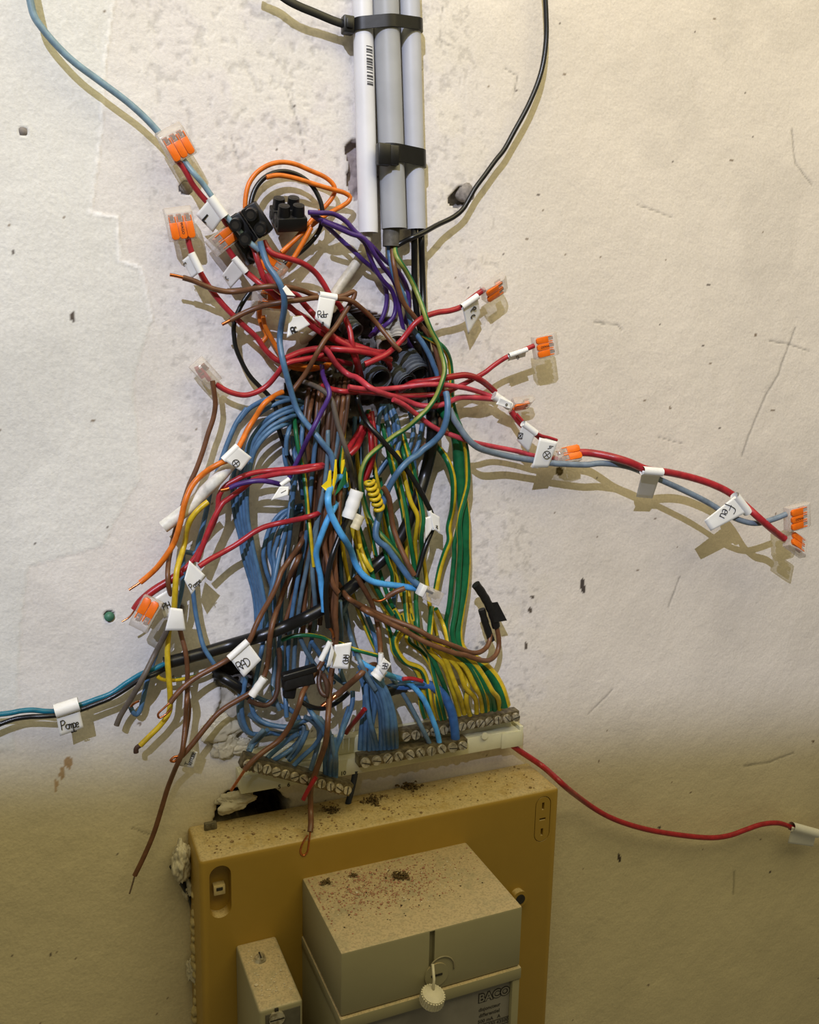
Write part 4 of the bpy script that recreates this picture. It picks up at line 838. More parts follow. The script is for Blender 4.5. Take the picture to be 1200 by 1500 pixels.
for i, s_ in enumerate(['# 505,620,2! 500,680 497,750 505,820 520,880 540,930 560,970', '# 540,600,2! 548,680 560,740 570,800 585,860 600,910 612,950', '# 560,620,2! 575,690 590,750 596,820 600,880 610,930',
                        '# 430,600,2! 436,650 446,700 452,760 460,830', '# 585,640,2! 600,700 612,770 622,830 630,890 640,930', '# 520,640,2! 530,720 545,790 560,850 580,900 600,940']):
    wire('gy%d' % i, 'yellow', s_, 6.5, 'green and yellow wire buried among the blue and brown wires', 'earth wires in the tangle', h=8, stripe=('green', .04, 6))
# red loose ends inside the tangle
for i, (s_, c_) in enumerate([('a 1130,930,4! 1080,1020 1010,1130 | d 340,60 290,150 300,190', 'red'), ('a 1170,960,4! 1110,1080 | d 440,30 390,120 320,190', 'darkred'), ('b 180,770,3! 195,900 210,1040 220,1180 | d 580,180 545,330 490,470', 'red'), ('b 150,800,3! 170,950 180,1100 | d 560,60 555,220 520,360 470,480', 'darkred')]):
    wire('ri%d' % i, c_, s_, 9, 'short red wire twisted through the brown bundle', 'red wires inside the bundle', h=10)
# thick black cable
wire('thick', 'black', '# 630,596,2! 634,625,6 630,665 620,705 606,745 588,785 562,818 535,842 505,868 470,893 430,913 390,929 340,944 290,959 240,972', 18, 'thick black cable crossing the bundle and ending at the left', h=12, name='black_cable', cat='cable', sides=16, hcap=30)
wire('teal', 'teal', '# 250,968,14! 225,980 | O 960,215 860,275 750,350 640,392 540,428 450,452 380,470 300,470 220,462 140,468 60,485 0,492 -300,510 -700,520 -1300,500', 8, 'teal blue wire leaving the thick black cable towards the left edge', h=14, gap=.1)
wire('tbk', 'black', '# 250,975,12! 226,988 | O 950,255 850,320 740,385 640,425 540,462 460,485 380,498 290,505 200,508 110,520 40,540 0,558 -160,620 -500,680 -1300,690', 7.5, 'black wire paired with the teal one below the tape flag', h=12, gap=.1)
wire('tgy', 'green', '# 246,976,11! 229,985 | G 262,790 285,812 350,812 430,800 500,780 570,745 640,712', 6, 'thin green and yellow wire curling back from the thick cable end', h=9, stripe=('yellow', .03, 6))
wire('holebk', 'black', 'G 540,760,10 600,800 660,840 700,865 | k 170,620,4 60,560,-4 20,540,-16!', 9, 'black cable end poking into the hole beside the blue coil', h=8, name='black_cable', cat='cable') if False else 0

wire('bly', 'blue', 'G 455,230,10 462,330 475,440 495,540 520,630 560,700 590,740,14', 7, 'short blue wire crossing over the thick black cable at its left', h=12)
# right side: earth cable and earth wires down to the upper bar
wire('earth', 'green', '# 640,588,-6! 652,604,4 664,622 | i 530,50 545,250 555,450 580,700 600,880 605,1050 | j 900,100 910,300 890,600 850,850 | m 520,180 530,330 570,420 680,480 800,560 900,660 985,800 1050,1000,20!', 18, 'thick green earth cable with a yellow stripe on the right of the bundle', h=11, name='earth_cable', cat='cable', st0=2.3, stripe=('yellow', .006, 4))
wire('gtw', 'green', '# 645,584,-6! 660,602,5 674,625 | i 620,120 640,330 640,520 600,700 560,850 545,1000 555,1190 | j 850,150 845,400 830,650 800,900 770,1100 | m 500,400 580,440', 8, 'green and yellow wire twisted once around the thick green earth cable', h=12, st0=4.6, stripe=('yellow', .03, 5))
eg = 'green and yellow earth wire fanned into the upper brass bar'
ends = [(700, 540), (722, 536), (748, 548), (775, 548), (795, 545), (835, 535), (862, 528), (885, 522), (912, 528), (942, 520), (968, 512), (985, 510), (1005, 505), (1025, 505), (1048, 500)]
tops = ['H 520,90 545,170 560,240 620,290 680,330', 'H 600,60 610,120 570,200 590,270 660,320', 'H 560,40 590,110 560,190 610,280 690,320', 'H 630,60 640,120 620,180 690,240 740,330', 'H 650,90 670,170 720,240 740,330', 'H 640,130 700,200 740,270 780,360',
        'H 690,170 730,235 790,300 820,380', 'H 700,150 740,210 790,260 840,380', 'H 730,190 790,250 860,300 900,380', 'H 740,180 800,250 860,320 890,400', 'H 760,200 830,260 890,310 930,390', 'H 790,210 850,255 900,290 950,370', 'H 820,230 880,270 920,310 965,390', 'H 850,240 900,280 950,340 990,420', 'H 880,250 930,290 980,360 1020,440']
for i, (t_, e_) in enumerate(zip(tops, ends)):
    g = i in (5, 8, 12, 13); wire('eg%d' % i, 'green' if g else 'yellow', t_ + ' %d,%d,20 %d,%d,17!' % ((e_[0] - 18) if i < 9 else e_[0] - 8, e_[1] - 70, e_[0], e_[1]), 7.2 + (i % 3) * .4, ORD[14 - i] + ' earth wire from the thick green cable on the upper brass bar', 'earth wires on the upper brass bar', h=13 + (i % 4), stripe=(('yellow', .01, 4) if g else ('green', .01, 3)), gap=0, hcap=26)
wire('gv1', 'green', 'i 290,90,6! 360,170 430,290 475,440 485,600 470,800 430,1000 | j 740,80 690,220 640,380 610,520 590,640', 9, 'dark green and yellow wire running down into the small clear connector', h=10, stripe=('yellow', .02, 4))
wire('gv2', 'green', 'j 545,820,14 535,930 525,1080 515,1180 | # 629,950', 8.5, 'green and yellow wire leaving below the small clear connector', h=10, stripe=('yellow', .02, 4))
wire('gv3', 'green', 'j 590,840,12 640,940 690,1060 715,1180 | m 440,380', 7, 'thinner green and yellow wire leaving the clear connector to the right', h=9, stripe=('yellow', .02, 4))
for i, (s_, c_) in enumerate([('# 575,640,4! 590,690 602,735 | i 90,880 75,1040 60,1195 | j 375,120 370,260 360,360', 'yellow'), ('# 590,635,4! 606,690 616,735 | i 150,900 130,1100 | j 450,40 435,200 400,380 380,560 370,760 385,960 390,1080', 'green'), ('# 570,650,4! 584,700 594,745 | j 290,0 320,180 345,330 355,440', 'green'),
                              ('# 556,700,4! 570,770 582,815 | j 210,430 240,560 250,720 265,900 285,1020', 'yellow'), ('# 545,700,4! 556,770 | j 60,300 110,440 120,560 100,640', 'yellow'), ('# 515,770,6! 530,820 | g 560,580 640,720 700,830 760,920', 'yellow'), ('# 525,770,6! 540,820 | g 600,580 650,680 720,800 790,900', 'yellow'), ('# 512,700,5! 518,750 | g 410,20 440,180 500,330 560,420', 'yellow')]):
    wire('gw%d' % i, c_, s_, 7.2, 'earth wire strand seen between the blue wires and the green cable', 'earth strands right of the bundle', h=9, stripe=(('yellow', .02, 4) if c_ == 'green' else ('green', .02, 5)))
# coiled pigtail
a_ = np.linspace(0, 2 * np.pi * 5.5, 100); cxp = np.linspace(541, 556, 100); cyp = np.linspace(704, 746, 100)
pts_ = np.array([P(x + 6.5 * math.cos(t), y + 3.6 * math.sin(t), .040 + .0032 * math.sin(t)) for x, y, t in zip(cxp, cyp, a_)])
V_, F_ = tube(pts_, .0016, 12, twist=.05); tag(smooth_faces(mesh_obj('earth_wire', V_, F_, [wm('yellow'), wm('green')], mi=[1 if f[0] % 12 < 5 else 0 for f in F_]), 60), 'green and yellow wire end coiled like a spring', 'wire')

# blue wires to the two lower bars
bfan = 'blue wire fanned out onto the middle brass bar'
for i, (t_, e_) in enumerate([('H 395,330 420,400 425,480 410,580', (402, 690)), ('H 400,300 430,380 440,470 430,580', (422, 690)), ('H 420,300 450,390 455,490 450,590', (445, 690)), ('H 440,310 470,400 470,500 455,600', (466, 688)), ('H 430,380 435,470 450,560 470,630', (482, 688)),
                              ('H 410,320 460,400 490,480 500,580', (497, 688)), ('H 440,320 480,410 510,500 515,600', (515, 686)), ('H 460,340 500,420 525,520 530,600', (535, 686)), ('H 470,350 510,420 545,520 550,610', (552, 684)), ('H 480,350 520,410 555,510 568,610', (570, 682))]):
    wire('bf%d' % i, 'blue', t_ + ' %d,%d,27!' % e_, 7.6, ORD[9 - i] + ' fanned blue wire from the thick blue cable on the middle brass bar', 'blue wires on the middle brass bar', h=20 + (i % 3) * 3, gap=0, hcap=38)
wire('bfg', 'slate', 'H 545,350,24 575,390 620,460 680,570 705,620 725,662,28!', 7, 'slate blue wire reaching the middle brass bar on its own', h=24)
wire('bft', 'deepblue', 'H 500,425,20! 560,400,24 620,392,26 690,385,27 745,400,28 790,440,29 822,500,29 838,570,29 845,650,28!', 13.5, 'thick blue cable bending down onto the middle brass bar', h=26, name='blue_cable', cat='cable', sides=16, over=False)
for x in (0,):
    V_, F_ = tube(np.array([P(*fp('H', a, b), .0235) for a, b in ((515, 425), (560, 408), (612, 398))]), .0050, 16); tag(smooth_faces(mesh_obj('tape_wrap', V_, F_, RUBBER), 50), 'black tape wrapped around the thick blue cable', 'tape')
wire('bfm', 'brightblue', 'H 400,280,24 450,310 540,345 620,375 690,445 735,540 760,610 770,657,30!', 8, 'medium blue wire arching beside the thick blue cable', h=32)
wire('rdk', 'darkred', 'H 425,500,16 390,545 360,580 338,612,12', 7, 'dark red wire stub behind the blue fan', h=13)
wire('rst', 'red', 'H 600,362,24 640,360 690,372,22', 6, 'short red wire showing above the thick blue cable', h=22)
bco = 'blue wire of the dusty coil above the tilted brass bar'
for i, s_ in enumerate(['k 200,470,8 170,600 150,750 155,900 185,1020 | n 180,190 240,215 330,215 430,205 520,225 600,250', 'k 230,460,8 200,620 180,770 190,900 215,1010 270,1090 | n 260,220 360,200 470,210 560,200 640,170',
                        'k 330,680,12 420,720 520,760 620,780 720,820 800,880 830,960 810,1060 | n 690,200 640,280 560,360 480,410,30 430,440,28!', 'k 260,870,10 330,930 420,980 540,1000 660,1010 760,1010 | n 640,160 700,110 690,200 640,300 580,370 540,430,29!',
                        'k 290,760,8 300,860 360,930 450,980 560,1000 | n 560,150 640,100 700,100 760,70', 'k 470,1040,12 420,1090 350,1160 | n 270,250 230,320 215,365,26!', 'k 430,1040,12 360,1110 290,1190 | n 240,290 205,355,26!',
                        'n 640,210,14 560,260 470,330 400,390 365,425,28!', 'n 720,180,14 690,260 660,330 600,400 560,440,29!', 'n 700,60,14 770,90 820,170 820,280 790,400 760,500 745,550,30!', 'n 760,60,14 840,110 860,200 830,250 770,330 680,410 600,495,29!',
                        'n 830,70,14 880,140 900,220 890,320 880,430 880,590,30!', 'n 800,60,14 870,120 920,220 930,330 915,460 905,590,30!', 'n 1090,-30,20 1050,90 1010,220 970,340 930,440 915,590,31!', 'n 960,250,16 970,380 975,480 970,600,30!', 'n 930,220,16 950,330 960,430 945,590,30!',
                        'k 860,620,12 900,760 960,880 1020,960 | n 870,160 890,260', 'l 350,620,14 345,760 300,900 230,1050 | n 1030,220 985,320 960,420 950,590,30!']):
    wire('bc%d' % i, 'slate' if i % 3 == 0 else 'blue', s_, 7.2, bco, 'blue wires of the coil on the tilted bar', h=10 + (i % 4), gap=0, hcap=34)
for i, s_ in enumerate(['# 388,925,10! 382,960 376,990 368,1030', '# 400,935,10! 402,980 400,1010 410,1040', '# 412,935,10! 414,980 418,1020 420,1050', '# 440,935,10 452,960 470,985 490,1000', '# 456,940,10 470,960 485,985 510,1005', '# 505,900,10 520,950 535,985 550,1010', '# 535,895,10 548,930 556,970 560,1000', '# 498,880,10 500,930 498,975 505,1000']):
    wire('bd%d' % i, 'slate' if i % 2 else 'blue', s_, 7, 'blue wire passing under the thick black cable towards the coil', 'blue wires below the black cable', h=8)
wire('gthin', 'green', 'e 620,1185,14 740,1140 850,1128 980,1135 1130,1165 | l 40,60 200,90 370,160 500,195 640,232', 6, 'thin green wire crossing behind the white flags under the black cable', h=16, st0=.6, stripe=('yellow', .02, 5))
wire('bkj', 'black', 'H 350,425,18 320,455 280,480 235,498 190,498 150,482 120,455', 7, 'black wire bent up to the twisted copper joint', h=16)
wire('navy', 'navy', '# 521,1128,18 518,1145 513,1165 508,1184', 9, 'dark navy wire dropping from the carrier strip onto the panel ledge', h=12, name='navy_wire', over=False)
wire('redlow', 'red', '# 738,1082,16! 746,1088,16 | N 130,85 230,152 330,240 450,322 570,366 720,393 830,401 890,392 940,374 1000,354 1060,350 1110,366 1160,378 1210,390 1300,410 1500,440 1800,430', 7.5, 'single red wire running from the carrier strip to the right edge', h=16)
connector((650, 740), (180, 130), 'clear connector with one orange lever behind the blue wire', 'u', 2, 10, 1.0)
connector((610, 1070), (-100, -10), 'clear connector between the two bare-tipped brown wires', 'u', 2, 12, 1.0)
# red wires
wire('rA', 'red', 's 460,710,20! 560,800 650,960 740,1130 860,1290 1000,1450 | A 330,430 390,510 430,565 | u 330,390 470,540,14 510,660 545,760 590,880 | A 680,945 760,1010 | o 480,700 620,800 760,900 900,960 1100,1030 | p 60,1065 200,1085 300,1100,4 380,1080,-6!', 8.5, 'red wire from the topmost lever connector running under its tape flag', h=14)
wire('rB', 'red', 'A 205,618,17! 215,670 235,730 270,810 310,880 360,950 420,1020 500,1100 590,1185 | a 40,60 110,150 190,215 290,245,14 420,200 560,185 680,190 850,215,6 1000,250,-6!', 8.5, 'red wire from the square three-lever connector with the white flag', h=14)
wire('rC', 'red', 'A 425,690,15! 455,735 495,790 540,830 600,880 660,925 720,970 790,1030 | o 560,800 680,880 800,950 960,1020 1180,1060 | b 120,100 250,130 330,180,4 400,260,-2 380,340,-10!', 8.5, 'red wire from the tilted two-lever connector below the first flag', h=15)
wire('rD', 'red', 'A 625,650,18 665,712 740,740 830,768 905,820 950,880 1000,965 | o 880,580 950,740 1010,870 | a 1000,-20,6 1060,170 1110,330,0 1130,430,-8!', 8.5, 'red wire arching over from the black connector block into the cavity', h=14)
wire('rE', 'red', 'A 640,830,14 690,900 740,935 800,945 850,1000 | o 650,740 740,850 860,960 1000,1030 | a 1020,100 1070,240 1090,360,0 1090,420,-8!', 9, 'red wire passing under the first radar flag into the cavity', h=15)
wire('rF', 'red', 'a 230,215,14 330,170 450,120 600,85 760,80 900,90 1100,110 | b 50,110 200,140 330,190 400,200', 9, 'red wire lying level across the cavity mouth', h=16)
wire('rG', 'red', 'E 545,170,14! 600,205 660,228 720,235 790,215 850,175 910,110 935,60 | a 240,240 330,225 460,205 600,180 700,150', 8, 'red wire sagging from the clear red connector at the left', h=13)
wire('r1', 'red', 'z 500,340,20! 390,410 290,490 170,590 0,650 | p 1040,610 900,660 760,710 660,780 580,880 510,970 440,1040 340,1120 200,1190 | b 160,230 110,250', 8.5, 'red wire rising right to the connector flagged beside the pipes', h=16)
wire('r2', 'red', 'q 640,165,27! 560,200 470,235 380,275 280,340 190,410 110,455 30,500 | b 1150,490 1030,550 900,580 760,592 600,600 440,598 280,575 120,560 0,560,10 | a 900,550 800,530 690,490,0', 7.5, 'red wire stretching right to the square orange connector', h=16)
wire('r3', 'darkred', 'q 285,590,15! 215,525 150,475 80,445 0,428 | b 1130,380 1000,400 900,420 780,440 650,455 540,500,4 480,560,-6!', 9.5, 'dark red wire humped over the other red wires at the right', h=14)
wire('r4', 'pinkred', 'q 250,630,15! 180,602 100,575 0,548 | b 1120,500 1000,475 900,472 760,475 620,490 470,510 320,525 150,530 0,515 | a 1080,520 980,500,2', 7.5, 'pinkish red wire running level towards the round white flag', h=13)
wire('r5', 'pinkred', 'q 290,655,14! 210,650 120,642 0,636 | b 1160,615 1080,640 1000,690 900,712 800,715 690,700 580,660 470,620 360,590 250,550 150,500 60,425 0,380 | a 1000,390 900,310 830,240 790,170 750,100 700,70', 8.5, 'pinkish red wire crossing diagonally over the cavity', h=15)
wire('r6', 'pinkred', 'b 420,640,12 540,700 640,775 760,870 870,950 960,995 1080,1035 1190,1075 | i 650,50 | q 100,1055 300,1095 480,1130 650,1175,20 760,1190 850,1200', 7.5, 'pinkish red wire running beside the grey wire to the cross flag', h=14)
wire('gr', 'grey', 'b 1040,740,6 1080,840 1150,950 1200,1020 | i 660,55 760,120 900,168 1050,205 1190,232 | q 640,1215 800,1240 950,1250 1120,1255 | D 540,618 620,628 700,660 790,700 860,735 910,765 960,790 1010,800 1060,788 1100,772,50!', 9, 'slate grey wire ending at the far right orange connector', h=17)
wire('r7', 'red', 'q 430,765,15! 470,820 520,885 560,920 620,950 680,985,20! 740,1050', 9, 'thick red wire stub between the round flag and the square cross flag', h=15)
wire('r8', 'red', 'q 480,790,14 540,860 600,920 660,965 710,995 770,1000 850,1030', 4.5, 'thin red wire beside the stub under the square cross flag', h=17)
wire('r9', 'red', 'q 1040,1145,22! | D 500,586 560,596 620,613 680,637 740,645 820,663 880,683 930,708 970,740 1020,785 1070,828 1096,847,46!', 10.5, 'thick red wire sloping down to the far right clear connector', h=22)
# taupe, black and purple strands over the cavity
wire('mg', 'green', '# 579,356,16! | p 450,20 560,200 660,390 740,590 790,740 850,880 920,1010 950,1120 | b 950,120 985,230 985,340 955,450 890,610 800,740 700,840 560,960 420,1040 | d 720,60 620,130 520,225 460,320 435,420 440,540 470,680 520,850 600,1000 700,1110 780,1185 | g 800,170 870,240 960,400 1040,560', 7.5,
     'green and yellow wire sweeping in a wide arc across the blue wires', h=10, st0=4.9, stripe=('olive', 0, 4))
wire('tp', 'taupe', 'a 440,430,10! 560,470 680,520 760,580 810,660 830,780 860,900 900,1030 950,1190 | d 300,200 335,340 345,480 360,560', 7.5, 'taupe wire dropping from the cavity through the brown bundle', h=18)
wire('dkb', 'darkbrown', 'b -30,440,8! 10,560 40,680 80,800 160,930 270,1050 | d 720,90 860,250 1000,440 1110,620 1180,760 | i 215,790 240,830 262,900 262,990 240,1050 | j 520,40 460,200 410,380 375,490', 7.5, 'black wire with a white sleeve hanging down to the right', h=20, name='black_wire')
MATS['insulation_darkbrown2'] = MATS.get('insulation_darkbrown'); WIRES['dkb'][3].data.materials[0] = wm('black')
wire('br1', 'brown', 'A 180,850,22 240,868 300,895 370,918 440,928 510,922 590,906 660,898 740,900 830,920 915,950 1030,962 | o 870,495 940,475 1010,435 1060,415 1050,470 1000,560 920,690 830,825 740,930 680,1020 | a 640,120 570,250 490,380 400,500 340,580', 7.6, 'brown wire with a bare tip laid furthest left across the red wires', h=20, cu2='A 150,842 108,834', cuw=.6)
wire('br2', 'brown', 'A 440,1085,20 500,1052 570,1022 650,998 740,983 830,972 915,960 1030,965 | o 870,500 960,505 1040,540 1120,610 | p 160,690 250,790 340,900 440,1030,14 500,1080,4', 7.6, 'brown wire with a frayed tip below the other at the radar flag', h=21, cu2='A 420,1095 395,1108', cuw=.6)
wire('gbl', 'greyblue', 'A 185,205,20! 230,265 290,335 340,405 400,490 470,570 540,650 600,700', 8.5, 'grey-blue wire running from the topmost connector under the black block', h=17)
wire('blong', 'blue', 'u 540,490,18 570,600 620,730 690,830 745,930 775,1040 775,1160 750,1290 | o 235,850 215,950 235,1080 | a 250,180 290,340 340,520 410,740 500,880 600,1000 700,1130 | d 60,90 110,190 140,300 150,370', 9, 'long blue wire snaking down over the red wires to the yellow tape', h=22)
wire('pul', 'purple', 'a 690,260,14! 690,360 720,440 765,520 780,590 745,660 680,780 600,940 520,1090 | c 880,80 820,210 760,330 705,445', 7, 'purple wire slanting down to the small white sleeve', h=24)
# red pair to the left and their way down
wire('rp1', 'red', 'c 1230,268,22! 1050,310 900,330 740,350 600,360 450,375 320,395 200,430 100,480 20,525 | E 590,775 562,830 558,890 545,950 510,1030 480,1100 | G 500,90 470,140 430,185 380,225 320,270 250,315 190,360', 8, 'upper red wire of the pair bending down to the left', h=20)
wire('rp2', 'red', 'c 1220,296,20! 1000,345 850,375 720,390 560,410 420,440 300,480 200,560 100,630 20,700 | E 590,855 560,910 530,960 510,1010 480,1080 | G 520,60 495,120 480,160', 8, 'lower red wire of the pair bending down to the left', h=18)
wire('put', 'purple', 'c 605,522,26 520,498 420,480 320,482 200,505 100,535 50,562', 7.5, 'short purple wire with a bare copper tip left of the white sleeve', h=26, cu='c 20,575 -50,590', cuw=.75)
wire('rl', 'red', 'c 1190,765,24! 1000,850 850,895 700,925 560,955 430,990 320,1045 220,1115 110,1190 | G 700,70 620,112 550,150 495,187', 8.2, 'red wire crossing the blue bundle down to the pump flag', h=22)
wire('rfw', 'darkred', 'G 400,215,24 330,265 260,308 200,350 165,385 140,425', 12, 'dark red heat-shrunk wire end above the lower left connector', h=22, cu='G 110,465 70,490', cuw=.22)
# left long wires
wire('brl', 'brown', 'E 525,150,15 535,220 542,290 530,370 500,460 470,560 430,670 390,760 345,900 310,1020 285,1120 | G 325,170 322,260 340,360 370,450 395,560 420,660 430,760 428,870 438,980 425,1080 410,1160', 7.5, 'long brown wire hanging from the clear red connector', h=13)
wshe = wire('wsh', 'white', 'E 700,560,8 640,630 570,710 480,800 390,890 300,960 235,1010', 19, 'flattened white cable sheath cut off behind the orange wire', h=12, name='cable_sheath', cat='cable sheath')
wire('orl', 'orange', 'C 262,685,8! | E 950,207 890,235 830,285 780,360 730,440 690,520 640,600 560,640 480,690 410,760 365,860 335,990 300,1100 | G 325,110 265,190 210,245 170,275', 8.5, 'orange wire with a bare tip reaching far down the left side', h=16, cu='G 140,295 108,316', cuw=.45)
wire('yl', 'yellow', 'E 500,860,14 440,910 395,970 365,1050 | G 425,30 400,110 372,210 362,330 355,430 328,540 320,680 328,800 335,900 328,990 280,1060 220,1120 170,1170', 8.5, 'yellow wire hanging down the left beside the blue hook', h=15, cu='G 150,1185 148,1210', cuw=.9, cumat=mat('charred', (70, 46, 34), .7))
wire('gryl', 'taupe', 'G 330,500,13 300,575 255,660 200,770 140,880 90,960 60,1010 40,1060', 8.5, 'grey brown wire ending below the blue hook at the left', h=14)
wire('bbad', 'brown', 'e 890,-30,14! 870,60 790,190 700,310 620,430 570,570 500,720 430,840 370,950 310,1070 | G 790,565 740,640 640,705 560,750 480,795 420,840 370,890 335,935', 8, 'brown wire passing under the flag over the black cable', h=24, cu='G 300,965 268,1000 275,1018 310,1000 340,970', cuw=.4)
wire('bsl', 'brown', 'e 855,120,14! 790,320 720,460 650,620 590,790 545,920 510,1050 490,1180 | k 480,200 455,380 430,460 370,540 290,640 200,680 100,740 0,800 | I 500,140 440,215 380,290 335,340', 8, 'brown wire with the long white sleeve in the lower left', h=24, cu='I 300,345 285,360 300,365 330,325', cuw=.5)
wire('bll2', 'brown', 'I 365,0,10! 358,100 350,220 335,330 305,400 270,490 240,590 205,700 165,795 118,892', 7.5, 'brown wire reaching lowest on the left wall with a bare tip', h=12, cu='I 108,930 94,976', cuw=.35, cumat=TINNED)
# centre front
for i, s_ in enumerate(['# 492,690,12! 488,730 | g 100,-60 120,150 130,400 125,650 130,850 145,1050 | l 145,30 150,110', '# 500,700,12! 495,760 | g 150,300 165,520 165,760 160,950 175,1100 | l 170,60 165,120', '# 482,700,12! 480,740 | g 60,-40 40,120 80,330 130,560 190,660']):
    wire('bv%d' % i, 'brown', s_, 8, 'brown wire hanging straight down to the paired white flags', 'straight brown wires above the flags', h=22)
wire('bdn', 'brown', 'g 395,480,22 440,560 500,660 560,780 600,900 630,1040 650,1190 | l 655,150 655,210', 7.8, 'brown wire running down to the curled white flag', h=24)
wire('bb2', 'brightblue', 'd 215,610,18! 160,760 90,880 30,1020 -10,1130 | e 1030,100 1000,220 1015,340 1045,470 1060,620 1080,760 1085,870', 8.5, 'bright blue wire curving down to the thick black cable', h=26)
wire('gpb', 'black', 'd 330,760,34 300,880 250,980 190,1130 | g 200,60 130,240 90,400 60,600 60,800 85,1040', 8, 'black wire leaving the white rolled tube downwards', h=30, cu='g 120,1080 140,1150', cuw=.5)
wire('bright', 'brightblue', 'd 275,545,30! 265,480 230,430 180,440 130,500 90,600 80,720 110,840 160,950 220,1060 290,1170 | g 300,100 340,220 380,340 450,450 540,525 650,560 800,580 950,600 1085,625', 9.5, 'bright blue wire making an S to the small clear connector', h=32)
wire('bmid', 'blue', 'b 1000,560,14 1020,700 1005,860 950,1010 850,1115 730,1195 | d 1090,190 980,250 880,350 790,480 730,600 680,740 630,900 600,1020 600,1110 640,1165 720,1190 | g 700,150 790,250 880,370 970,490 1090,590', 9.5, 'steel blue wire curving from the right down to the clear connector', h=24)
wire('bpl', 'brown', 'F 640,330,16 668,380 680,460 690,530 720,620 760,710 800,785', 8, 'brown wire bending behind the two blue wires at the clear connector', h=18)
wire('bcn', 'brown', 'g 920,615,20 850,640 780,675 720,720 700,742', 8, 'short brown wire with a copper end across the yellow wires', h=18, cu='g 640,755 575,735', cuw=.5)
wire('bt1', 'brown', 'g 190,560,14! 300,720 430,800 600,880 760,950 950,1020 | m 120,185 260,265 400,315 520,360 620,405 700,432 780,420 850,370 885,290 890,210', 7.4, 'upper brown wire bending up into the right black tape end', h=22)
wire('bt2', 'brown', 'g 330,740,14! 460,840 610,920 760,1000 940,1090 | m 60,245 200,315 350,375 500,425 620,450 720,485 800,512 880,512 950,460 985,370 985,260 960,160 945,90', 7.4, 'lower brown wire bending up into the right black tape end', h=23)
# lower front browns
wire('bfl', 'brown', 'k 1075,285,26 1010,390 920,520 850,640 810,780 750,920 680,1050 | n 470,270 340,365 250,440 170,530', 8, 'brown wire crossing the blue coil to the tilted brass bar end', h=30, cu='n 110,620 50,710', cuw=.55)
wire('bff', 'brown', 'l 125,370,32 110,480 95,620 90,760 80,900 | n 900,160 880,300 840,420 790,560 760,640 745,720 750,820 752,940 | I 935,640 930,690', 8.4, 'brown wire dangling over the brass bar down to the panel face', h=38, cu='I 925,730 915,785 898,800 885,785 892,750 918,705', cuw=.33)
wire('rff', 'darkred', 'n 800,590,40 760,650 720,720 685,790', 6.5, 'dark red wire tip behind the dangling brown wire', h=38)
wire('btw', 'brown', 'l 640,345,36! 590,325 545,335 490,380 420,450 340,520 250,600 175,660', 9, 'brown wire from the curled flag to the twisted copper joint', h=34, cu='l 100,720 10,790', cuw=.8)
wire('blp', 'darkbrown', 'k 1050,390,18 1025,480 1030,580 1070,660 1120,690 | k 1130,600 1110,500 1070,430', 7.5, 'dark brown wire loop hanging behind the flags', h=20)
wire('bko', 'darkbrown', 'k 590,150,12 600,320 580,480 570,620 530,740 450,790 340,760 260,720', 7.5, 'dark brown wire curling up beside the black taped joint', h=16)

# ---------------------------------------------------------------- connectors, blocks, flags and sleeves
connector((455, 420), (-320, -560), 'topmost lever connector, joining the grey-blue wire from above with a red one', 's', 3, 20, 1.0, brand=False)
connector((390, 375), (-70, -330), 'square three-lever connector on the red wire with the small c flag', 't', 3, 17, 1.0, brand=True)
connector((1020, 610), (-150, 120), 'two-lever connector half hidden under the L flag', 't', 2, 13, 1.0, pitch=0)
connector((650, 320), (280, -190), 'lever connector at the end of the red wire beside the pipes', 'z', 2, 20, 1.05, roll=32)
connector((748, 165), (255, 30 - 90), 'square orange connector standing off the bare right wall', 'q', 3, 27, 1.0, brand=True)
connector((530, 690), (170, -30), 'small connector behind the round white flag', 'q', 2, 14, .9, roll=55)
connector((935, 1165), (-190, 40), 'clear connector joining the thick red wire next to the cross flag', 'q', 2, 21, 1.15, roll=25)
connector((1070, 415), (170, -50), 'orange three-lever connector at the end of the grey wire', 'r', 3, 50, 1.25, brand=True)
connector((1058, 588), (150, 110), 'clear connector at the end of the thick red wire', 'r', 2, 46, 1.25, roll=-25)
connector((485, 105), (-110, -120), 'clear connector with red wire ends hanging at the left', 'E', 2, 14, .95, lever=False)
connector((290, 850), (-90, 170), 'lever connector under the PH flag on the lower left wall', 'v', 2, 8, 1.1, roll=20)
# wire tips inside the clear red connector
for q in ('E 470,135,15 440,90 428,68', 'E 510,150,15 480,110 455,80'): wire('t' + q[:5], 'red', q, 6.5, 'red wire end visible inside the clear connector at the left', 'red ends in the clear connector', h=15, over=False)
# junction connector in front of the earth wires: white collar, clear body
o = empty('push_connector', P(*fp('j', 510, 680), .034), 'clear push-in connector with white collar joining the two blue wires', 'connector')
def lbox(name, fr, c, d, sz, h, m, parent, bev=.0006):
    x, y = fp(fr, *c); L = math.hypot(*d); p0 = P(x, y, h / 1000.); p1 = P(x + d[0] / L * 10, y + d[1] / L * 10, h / 1000.); U = (p1 - p0) / np.linalg.norm(p1 - p0); N = np.array([0, -1., 0]); Vv = np.cross(N, U)
    M = Matrix(((U[0], Vv[0], N[0], p0[0]), (U[1], Vv[1], N[1], p0[1]), (U[2], Vv[2], N[2], p0[2]), (0, 0, 0, 1))); bm = bmesh.new(); bbox(bm, -sz[0] / 2000, sz[0] / 2000, -sz[1] / 2000, sz[1] / 2000, -sz[2] / 2000, sz[2] / 2000, bev)
    return bm_obj(name, bm, m, parent, M), M
hq = hm_get(*fp('j', 470, 650), 4) + 4
